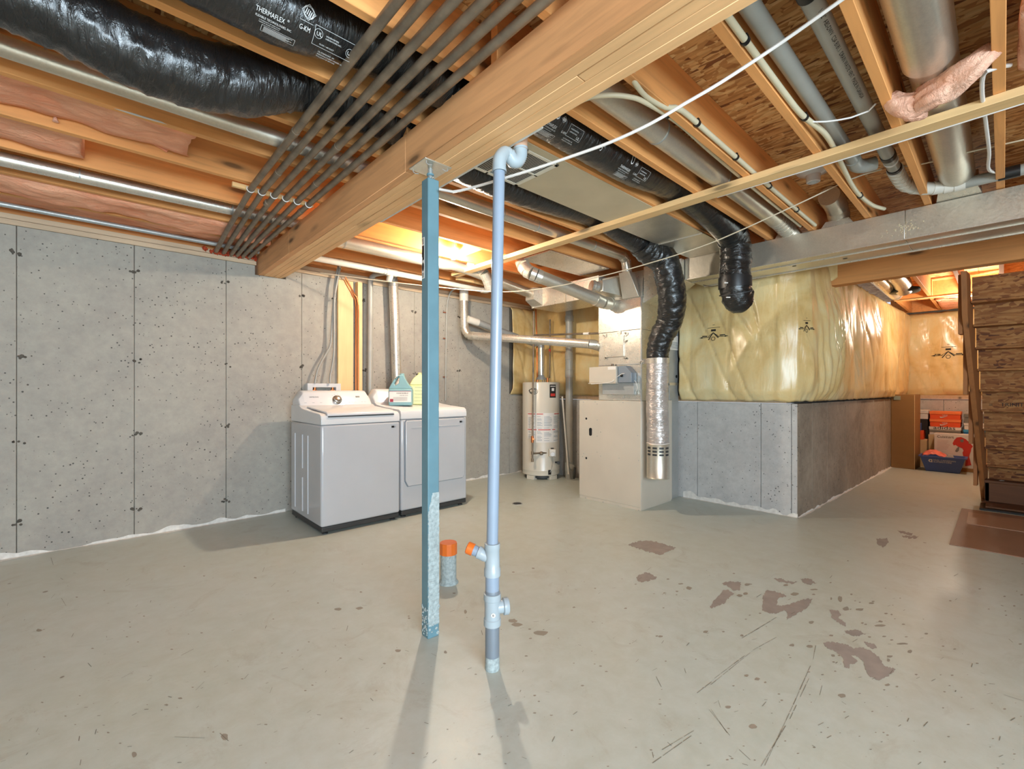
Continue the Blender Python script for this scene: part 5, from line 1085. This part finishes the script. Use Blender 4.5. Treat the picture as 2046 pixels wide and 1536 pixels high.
cord('flat pale cable lying along the underside of the timber strap', [(2.955, 1.25, 2.44), (2.958, .6, 2.437), (2.955, .0, 2.437), (2.95, -.6, 2.44)], .004, m_cable)
cord('white cable loop beside the narrow joist at the right edge', [(2.70, -.02, 2.50), (2.62, .045, 2.47), (2.75, .06, 2.465), (3.1, .055, 2.46), (3.5, .05, 2.465), (3.8, .055, 2.47), (4.0, .01, 2.5)], .008, m_cable)
def pex(label, pts, clips, r=.0125):
    t = thing('cream_tube', label, 'tube', pts[0]); pth = smooth_path(pts, .025); build('tube', MB().tube(pth, r, 12), m_pex, t)
    for c_ in clips:
        p = min(pth, key=lambda q: abs(q.x - c_)); build('clip', MB().tube([p + V((-.008, 0, 0)), p + V((.008, 0, 0))], r * 1.35, 12).obox(p + V((0, .004, .012)), (.008, 0, 0), (0, .014, 0), (0, 0, .008)), m_black, t)
    return t
pex('cream tube clipped to the joist edge right of the OSB bay', [(1.38, .645, 2.495), (1.7, .646, 2.49), (2.2, .646, 2.49), (2.45, .640, 2.49), (2.7, .610, 2.49), (2.95, .615, 2.49), (3.2, .63, 2.49), (3.5, .646, 2.49), (3.75, .645, 2.49), (4.0, .62, 2.49), (4.18, .58, 2.50)], (1.78, 2.47, 3.05, 3.75))
zq = 2.478
pex('cream tube curving out of the beam onto the second joist', [on_z(1262, 145, 2.50), on_z(1268, 162, 2.48), on_z(1290, 190, zq), on_z(1330, 214, zq), (1.99, 1.007, 2.489), (2.3, 1.005, 2.489), (2.8, 1.006, 2.49), (3.3, 1.006, 2.49), (3.8, 1.004, 2.49), (4.16, 1.0, 2.49)], (2.16, 2.62, 3.15, 3.7))
pex('cream tube bending over the metal duct right beside the beam', [on_z(1160, 202, 2.47), on_z(1180, 194, 2.46), on_z(1215, 190, 2.46), on_z(1255, 193, 2.462), on_z(1290, 205, 2.465), (2.10, 1.075, 2.50), (2.5, 1.085, 2.50), (3.2, 1.085, 2.49), (4.1, 1.085, 2.49)], (1.98,), .0105)
t = thing('grey_drain_pipe', 'left of the two grey plastic pipes at the upper right', 'pipe', (1.4, .60, 2.54))
build('pipe', MB().cyl((1.0, .612, 2.56), (3.30, .600, 2.555), .034, n=26), m_greypvc, t)
build('elbow', MB().tube(smooth_path([(3.28, .60, 2.555), (3.36, .60, 2.55), (3.42, .57, 2.55), (3.45, .52, 2.56)], .02), .040, 22), m_greypvc, t)
t = thing('grey_drain_pipe', 'right grey plastic pipe with black bands, turning along the trunk', 'pipe', (1.4, .45, 2.52))
p_ = lambda x: V((x, .448 - .0 * x, 2.545))
build('pipe', MB().cyl(p_(1.40), p_(3.55), .033, n=26), m_greypvc, t)
build('upper_wye', MB().cyl(p_(1.0), p_(1.60), .044, n=24).cyl(p_(1.42), p_(1.42) + V((-.22, .15, .02)), .040, n=22), m_fit, t)
for x, w_ in ((1.74, .045), (3.33, .05), (3.56, .03)): build('black_band', MB().cyl(p_(x), p_(x + w_), .0365, n=24), m_black, t)
build('white_ring', MB().cyl(p_(3.44), p_(3.455), .0365, n=24), m_cable, t)
pth = smooth_path([p_(3.60), p_(3.72), V((3.88, .43, 2.53)), V((3.98, .36, 2.515)), V((4.04, .26, 2.508)), V((4.05, .16, 2.505))], .05); mb = MB()
for k in range(len(pth) - 1): mb.tube([pth[k], pth[k + 1]], [.042, .038], 22)
build('elbow', mb, m_whitepvc, t)
build('cross_pipe', MB().cyl((4.05, .18, 2.505), (4.05, -3.1, 2.50), .033, n=24), m_greypvc, t)
build('black_band', MB().cyl((4.05, .02, 2.505), (4.05, -.07, 2.505), .036, n=24), m_black, t)
mb = MB()
f_ = lambda a, b: V((1.85 + a, .448 - .034 * math.sin(.35 + b / .034), 2.545 - .034 * math.cos(.35 + b / .034)))
mb.text('1-1/2"  ABS-DWV  CSA B181.1  DRAIN WASTE VENT  MADE IN CANADA', .022, lambda a, b: f_(a, b), 1.0)
build('print', mb, m_ink, t, flat=True)
for i, (a, b) in enumerate((((1842, 396), (1832, 352)), ((1822, 392), (1836, 350)), ((1741, 395), (1743, 362)))):
    pass
cord('left of two pale tubes rising behind the drain pipe elbow', [(3.95, .39, 2.50), (3.98, .40, 2.58), (4.02, .38, 2.70)], .011, m_pex, 'cream_tube', 'tube')
# lampholder without bulb
lh = at_d(1625, 343, 3.05)
t = thing('lampholder', 'white porcelain lampholder without a bulb under the joists', 'lamp', lh); 
build('box', MB().lathe(lh + V((0, 0, .012)), [(.045, 0), (.045, .045)], 8), m_galv_d, t)
build('base', MB().lathe(lh, [(.098, .016), (.101, .008), (.092, -.004), (.056, -.018), (.044, -.024), (.040, -.070), (.032, -.073), (.028, -.05)], 32), m_enamel_w, t)
# lit lampholder
t = thing('lampholder', 'white porcelain lampholder with the glowing bulb beside the bright duct', 'lamp', LAMP + V((0, 0, .03)))
build('base', MB().lathe(LAMP + V((0, 0, .02)), [(.030, .035), (.055, .045), (.060, .053), (.055, .056)], 28), m_enamel_w, t)
build('bulb', MB().lathe(LAMP + V((0, 0, .01)), [(.003, 0), (.018, .005), (.026, .018), (.024, .034), (.014, .048)], 20), m_bulb, t)
cord('white cable running from the joist face to the glowing bulb', [LAMP + V((-.02, .12, .10)), LAMP + V((-.1, .14, .06)), LAMP + V((-.22, .14, .10)), LAMP + V((-.5, .14, .09))], .005, m_cable)
t = thing('lampholder', 'lit bulb hanging over the passage behind the stairs', 'lamp', (8.4, .25, 2.36))
build('base', MB().lathe((8.4, .25, 2.40), [(.06, .03), (.06, .02), (.03, .01), (.03, -.02)], 22), m_enamel_w, t); build('bulb', MB().lathe((8.4, .25, 2.33), [(.003, 0), (.02, .006), (.026, .02), (.015, .05)], 16), m_bulb, t)
t = thing('ceiling_register', 'dark oval register with a round duct stub over the passage', 'register', (7.7, .85, 2.44))
build('stub', MB().tube([(6.4, .86, 2.56), (7.3, .86, 2.555), (7.55, .86, 2.53), (7.65, .86, 2.47)], [.09, .09, .09, .085], 24), m_galv_b, t)
build('collar', MB().lathe((7.68, .86, 2.445), [(.14, 0), (.155, .01), (.155, .05), (.13, .06)], 26), m_reg, t)
pipe('pale metal duct above the passage insulation', [(5.7, 1.02, 2.53), (8.3, 1.02, 2.53)], .075, m_galv_b, (.96,))

# ================================================================ STAIRS
def bst(name, mb, *a, **k):
    for p in mb.v: p.y -= .065 * (p.x - 5.6)
    return build(name, mb, *a, **k)
t = thing('staircase', 'underside of the wooden staircase with rough board risers', 'staircase', (6.6, -.3, 0))
n = 11; run = .147
for i in range(n):
    z0 = 2.2 - .2 * i - .0; x = 5.83 + run * i
    if z0 > .18: bst('riser', MB().box(x, x + .014, -.92, .205, z0 - .2 + .001, z0 + .012), m_osb2, t, flat=True)
    if z0 > .25: bst('tread', MB().box(x - .012, x + run + .028, -.92, .212, z0 - .2 - .022, z0 - .2), m_osb2, t, bevel=.003, seg=1)
mb = MB(); pts = [(5.60, 2.238), (5.72, 2.238)]
for i in range(n): x = 5.83 + run * i; z = 2.2 - .2 * i; pts += [(x + .012, z + .03), (x + .012 + .0, z - .17)] if False else []
top_ = [(5.80, 2.238)]
for i in range(10): x = 5.86 + run * i; z = 2.19 - .2 * i; top_ += [(x, z), (x, z - .2)]
low = [(7.26, .19), (7.20, 0), (7.03, 0), (5.66, 1.86), (5.60, 2.238)]
bst('stringer', MB().prism([(x, .215, z) for x, z in top_ + low], (0, .038, 0)), m_stud, t, bevel=.002, seg=1)
bst('stringer', MB().prism([(x, -.96, z) for x, z in top_ + low], (0, .038, 0)), m_stud, t)
for i, (a, b, c_, d_) in enumerate(((5.62, 1.70, 5.72, 2.236), (5.92, 1.15, 6.0, 1.72), (6.28, .66, 6.36, 1.18), (6.62, .2, 6.70, .70))):
    bst('backing_board', MB().box(a + .12, c_ + .14, .256, .285, b, d_), m_stud, t, bevel=.002, seg=1)
pf_ = plane_fn((6.406, .08, 1.305), (0, -1, 0), (0, 0, 1))
tt_ = plane_fn((5.83 + run * 5 - .002, .08, 1.035), (0, -1, 0), (0, 0, 1))
bst('stamp_print', MB().text('TRINITY', .05, tt_).text('=', .05, plane_fn((5.83 + run * 5 - .002, .16, 1.03), (0, -1, 0), (0, 0, 1))), m_ink, t, flat=True)
t = thing('step_box', 'dark wooden step box under the foot of the stairs', 'box', (6.95, -.3, 0))
build('front_board', MB().box(6.88, 6.91, -.95, .13, .03, .225), m_darkwood, t, bevel=.003); build('top_board', MB().box(6.87, 7.02, -.95, .14, .226, .252), m_darkwood, t, bevel=.003); build('side_board', MB().box(6.88, 7.02, .10, .13, .03, .225), m_darkwood, t)
build('base_board', MB().box(6.84, 7.02, -.95, .15, 0, .029), m_darkwood, t)
for i, (x0, x1, y1, lab) in enumerate(((6.50, 6.82, .16, 'black board lying flat nearest the foot of the stairs'),)):
    tag(build('dark_board', MB().box(x0, x1, -.9, y1, 0.0, .018), m_black, bevel=.002), lab, 'board')
tag(build('dark_board', MB().box(6.56, 6.80, -.9, .12, 0.0185, .035), m_darkwood, bevel=.002), 'dark board stacked on the black board at the stair foot', 'board')
tag(build('hardboard_sheet', MB().box(4.86, 6.42, -.92, .282, 0, .006), m_hard, bevel=.001), 'large brown hardboard sheet flat on the floor by the stairs', 'board')
tag(build('hardboard_sheet', MB().obox((5.98, -.35, .0095), (.265, .004, 0), (-.01, .575, 0), (0, 0, .003)), plain('lighter_hardboard', (160, 122, 98), .5, 0, .05, 4), bevel=.001), 'smaller paler sheet lying on the large brown hardboard', 'board')
tag(build('paper_scrap', MB().prism([(6.90, .02, .2535), (6.94, -.01, .2535), (6.92, .0, .254), (6.97, .01, .2535), (6.93, .03, .2535)], (0, 0, .002)), m_paper), 'crumpled white scrap on the step box', 'paper')

# ================================================================ STORAGE BOXES IN THE PASSAGE
def cbox(name, label, x0, x1, y0, y1, z0, z1, mat, lid=None, cat='box', group=None):
    t = thing(name, label, cat, ((x0 + x1) / 2, (y0 + y1) / 2, z0), group); hl = (z1 - z0) * .36 if lid else 0
    build('body', MB().box(x0 + (.006 if lid else 0), x1, y0 + (.006 if lid else 0), y1 - (.006 if lid else 0), z0, z1 - hl - (.001 if lid else 0)), mat, t, bevel=.003)
    if lid: build('lid', MB().box(x0, x1 + .004, y0, y1, z1 - hl, z1), lid, t, bevel=.003)
    return t
t = thing('carton', 'tall narrow brown carton standing against the passage wall', 'box', (9.1, 1.03, 0))
build('body', MB().hull8([(9.05, 1.175, 0), (9.03, .90, 0), (9.42, .87, 0), (9.44, 1.16, 0), (9.05, 1.175, 1.125), (9.03, .90, 1.125), (9.42, .87, 1.125), (9.44, 1.16, 1.125)]), m_card, t, bevel=.004)
build('tape', MB().box(9.032, 9.035, .895, .905, .001, 1.12), m_cardl, t); build('shipping_label', MB().box(9.038, 9.044, 1.06, 1.14, 1.04, 1.10), plain('grey_green_label', (150, 158, 140), .6), t)
def swoosh(mb, x, y, z, s):
    pts = [(0, .30), (-.06, .18), (.02, .04), (.16, .02), (.42, .12), (1.0, .42), (.42, .26), (.18, .20), (.06, .22)]
    mb.prism([(x, y - a * s, z + b * s) for a, b in pts], (-.001, 0, 0))
def yfn(x, y, z): return plane_fn((x, y, z), (0, -1, 0), (0, 0, 1))
BX = 9.57
cbox('carton', 'brown carton under the adidas box behind the mixer box', BX, BX + .33, .42, .79, 0, .50, m_cardl)
t = cbox('shoe_box', 'grey and white adidas shoe box under two orange ones', BX, BX + .33, .425, .785, .501, .625, m_wbox, m_wbox)
build('print', MB().text('adidas', .075, yfn(BX - .002, .735, .588), 1.35), m_ink, t, flat=True); build('grey_band', MB().box(BX - .0005, BX + .01, .43, .78, .545, .572), m_gbox, t)
for i, z in enumerate((.626, .744)):
    t = cbox('shoe_box', ['lower orange shoe box with a swoosh, on the adidas box', 'upper orange shoe box with a swoosh, top of its stack'][i], BX, BX + .33, .428, .778, z, z + .117, m_shoeo, m_shoeo2)
    mb = MB(); swoosh(mb, BX - .0015, .655, z + .018, .085); build('swoosh_logo', mb, m_wbox, t, flat=True); build('print', MB().text('NIKE', .028, yfn(BX - .0015, .635, z + .052)), m_wbox, t, flat=True)
cbox('carton', 'tan carton between the tall carton and the mixer box', BX - .12, BX + .2, .80, .96, 0, .42, m_cardl)
cbox('shoe_box', 'small red-orange box on the tan carton', BX - .10, BX + .2, .84, .96, .421, .56, m_shoeo)
t = cbox('shoe_box', 'black box behind the small blue pack', BX + .0, BX + .25, .80, .95, .561, .735, m_darkbox)
cbox('pack', 'small blue pack on the red-orange box', BX - .09, BX - .01, .865, .95, .561, .675, m_bin, cat='pack')
cbox('shoe_box', 'white shoe box left of the upper orange box', BX, BX + .3, .79, .95, .736, .875, m_wbox, m_wbox)
cbox('carton', 'plain carton hidden behind the right side of the mixer box', BX, BX + .3, .16, .405, 0, .49, m_cardl)
t = cbox('shoe_box', 'blue shoe box with a white mark, right of the adidas box', BX, BX + .3, .18, .405, .491, .60, m_bbox, plain('light_blue_card', (64, 150, 200), .55))
build('print', MB().prism([(BX - .001, .33 + a, .50 + b) for a, b in ((0, 0), (.03, .02), (.012, .022), (.03, .045), (0, .03), (-.03, .045), (-.012, .022), (-.03, .02))], (-.001, 0, 0)), m_wbox, t)
cbox('shoe_box', 'pale box on the blue shoe box', BX, BX + .3, .18, .40, .601, .70, m_wbox, m_wbox)
cbox('shoe_box', 'dark grey box topping the rightmost stack', BX, BX + .3, .18, .40, .701, .83, m_gbox, m_gbox)
t = cbox('appliance_box', 'white mixer box with a red stand mixer picture', 9.33, 9.54, .255, .705, 0, .54, m_wbox, cat='box')
XB = 9.3285
mb = MB().text('Cuisinart', .052, yfn(XB, .675, .478), .95); build('print', mb, m_ink, t, flat=True)
mb = MB()
for k in range(7): mb.box(XB, XB + .001, .68 - random.uniform(.11, .16), .675, .44 - k * .022, .444 - k * .022)
build('small_print', mb, plain('pink_grey_print', (190, 160, 152), .7), t)
mx = [(.515, .44), (.47, .52), (.42, .525), (.34, .47), (.275, .425), (.29, .37), (.305, .30), (.30, .22), (.285, .12), (.30, .05), (.38, .05), (.375, .12), (.40, .22), (.385, .30), (.41, .35), (.46, .40)]
mixr = build('mixer_picture', MB().prism([on_x(1820 + x / 9.6, 800 + y / 9.6, XB) for x, y in ((800, 820), (830, 760), (880, 710), (960, 700), (1050, 740), (1130, 810), (1190, 880), (1160, 920), (1150, 980), (1130, 1030), (1120, 1080), (1160, 1240), (1040, 1260), (1050, 1150), (1000, 1050), (990, 1000), (1010, 960), (990, 920), (900, 880), (860, 850), (820, 860))], (-.001, 0, 0)), m_red, t, flat=True)
sp = MB(); sp.prism([on_x(1820 + x / 9.6, 800 + y / 9.6, XB - .0015) for x, y in ((940, 760), (985, 735), (1015, 760), (1005, 800), (960, 800))], (-.0005, 0, 0)); sp.prism([on_x(1820 + x / 9.6, 800 + y / 9.6, XB - .0005) for x, y in ((850, 970), (880, 910), (930, 880), (920, 960), (890, 985))], (-.0005, 0, 0))
build('silver_picture', sp, m_gbox, mixr, flat=True)
build('brown_base', MB().box(9.3275, 9.335, .256, .704, .001, .055), m_card, t)
t = thing('storage_bin', 'blue plastic bin with white lettering, in front of the boxes', 'bin', (9.15, .60, 0))
def ringb(z, g): return [(8.99 - g, .36 - g, z), (8.99 - g, .835 + g, z), (9.29 + g, .835 + g, z), (9.29 + g, .36 - g, z)]
mb = MB(); L = [ringb(0, -.06), ringb(.215, 0), ringb(.215, .018), ringb(.228, .018), ringb(.228, -.008), ringb(.01, -.066)]
for a, b in zip(L, L[1:]):
    bi = len(mb.v); mb.v += [V(p) for p in a + b]
    for k in range(4): mb.f.append((bi + k, bi + (k + 1) % 4, bi + 4 + (k + 1) % 4, bi + 4 + k))
mb.add(L[0], [(0, 1, 2, 3)]); mb.add(L[-1], [(0, 1, 2, 3)])
build('tub', mb, m_bin, t, bevel=.005)
slope = V((-.06, 0, .215)).normalized(); fn0 = lambda y, z: plane_fn(V((8.99 + .06 * (1 - z / .215) - .002, y, z)), (0, -1, 0), slope)
build('print', MB().text('REAL CANADIAN', .028, fn0(.69, .165), 1.08).text('SUPERSTORE', .030, fn0(.69, .138), 1.12), m_wbox, t, flat=True)
mb = MB(); f = fn0(.745, .135); mb.prism([f(a, b) for a, b in ((0, .025), (.012, .005), (.045, 0), (.045, .048), (.012, .048))], (-.001, 0, 0), [f(a, b) for a, b in ((.015, .024), (.02, .014), (.033, .014), (.033, .036), (.02, .036))]); build('logo', mb, m_wbox, t, flat=True)
mb = MB().grid(lambda u, v: (9.02 + .22 * v, .815 - .30 * u, .18 + .15 * math.sin(math.pi * (u * .8 + .15)) * (.55 + .45 * math.sin(math.pi * v)) * (1.0 - .3 * u) + .02 * noise.noise(V((u * 7, v * 6, 0)))), 22, 12)
tag(build('plastic_bag', mb, m_bagpink, ang=180, solid=.004), 'crumpled pink plastic bag stuffed in the blue bin', 'bag')
tag(build('envelope', MB().prism([(9.02, .60, .20), (9.02, .465, .20), (9.02, .49, .262), (9.02, .53, .262)], (.03, .0, .0)), m_wbox), 'white paper sticking out of the blue bin', 'paper')
# wall marks printed on the poly film (thin ink standing on the film)
from mathutils.bvhtree import BVHTree
def film_mark(parent, fobj, c, r, s, squeeze=1, n_=V((-1, 0, 0))):
    # ink that lies on the film: every point is dropped onto the film's own surface
    c = V(c); r = V(r).normalized(); org = WO[fobj.name]; me = fobj.data
    bvh = BVHTree.FromPolygons([v.co + org for v in me.vertices], [tuple(p.vertices) for p in me.polygons])
    def f(a, b):
        p = c + r * (a * s * squeeze) + V((0, 0, b * s)); h = bvh.ray_cast(p + n_ * .6, -n_, 1.6)
        return (h[0] if h[0] is not None else p) + n_ * .0045
    mb = MB()
    def bar(x0, y0, x1, y1, w_=.05):
        l = math.hypot(x1 - x0, y1 - y0); nx, ny = -(y1 - y0) / l * w_ / 2, (x1 - x0) / l * w_ / 2; m = 5
        for k in range(m):
            a = (x0 + (x1 - x0) * k / m, y0 + (y1 - y0) * k / m); b = (x0 + (x1 - x0) * (k + 1) / m, y0 + (y1 - y0) * (k + 1) / m)
            mb.add([f(a[0] - nx, a[1] - ny), f(b[0] - nx, b[1] - ny), f(b[0] + nx, b[1] + ny), f(a[0] + nx, a[1] + ny)], [(0, 1, 2, 3)])
    for sg in (-1, 1):
        bar(.45 * sg, 0, 1.1 * sg, 0, .06); mb.add([f(1.45 * sg, 0), f(1.1 * sg, .08), f(1.1 * sg, -.08)], [(0, 1, 2)])
        bar(0, .42, .5 * sg, -.28 if sg < 0 else -.12, .09); bar(.62 * sg, .12, 1.12 * sg, .14, .10)
    bar(-.5, .05, 0, .42, .04); bar(.5, .05, 0, .42, .04); bar(-.55, .92, .65, .92, .04); bar(-.22, .66, .24, .66, .2); bar(-.08, 1.2, .12, 1.2, .04)
    for k in range(6): a = k * 1.05; bar(.2 * math.cos(a), -.18 + .2 * math.sin(a), .2 * math.cos(a + 1.05), -.18 + .2 * math.sin(a + 1.05), .05)
    return build('arrow_print', mb, m_ink, parent, flat=True)
p = on_x(1420, 672, 4.70); film_mark(film, film, (p.x, p.y, p.z), (0, -1, 0), .105)
p = at_d(1617, 654, 4.12); film_mark(film, film, p, (.4, -.9, 0), .085, .62, V((-.9, -.4, 0)).normalized())
p = on_x(1894, 709, 9.84); ff = [o for o in C.objects if o.name.startswith('insulation_film') and o.parent and o.parent.name == 'wall_far'][0]; film_mark(ff, ff, p, (0, -1, 0), .14)
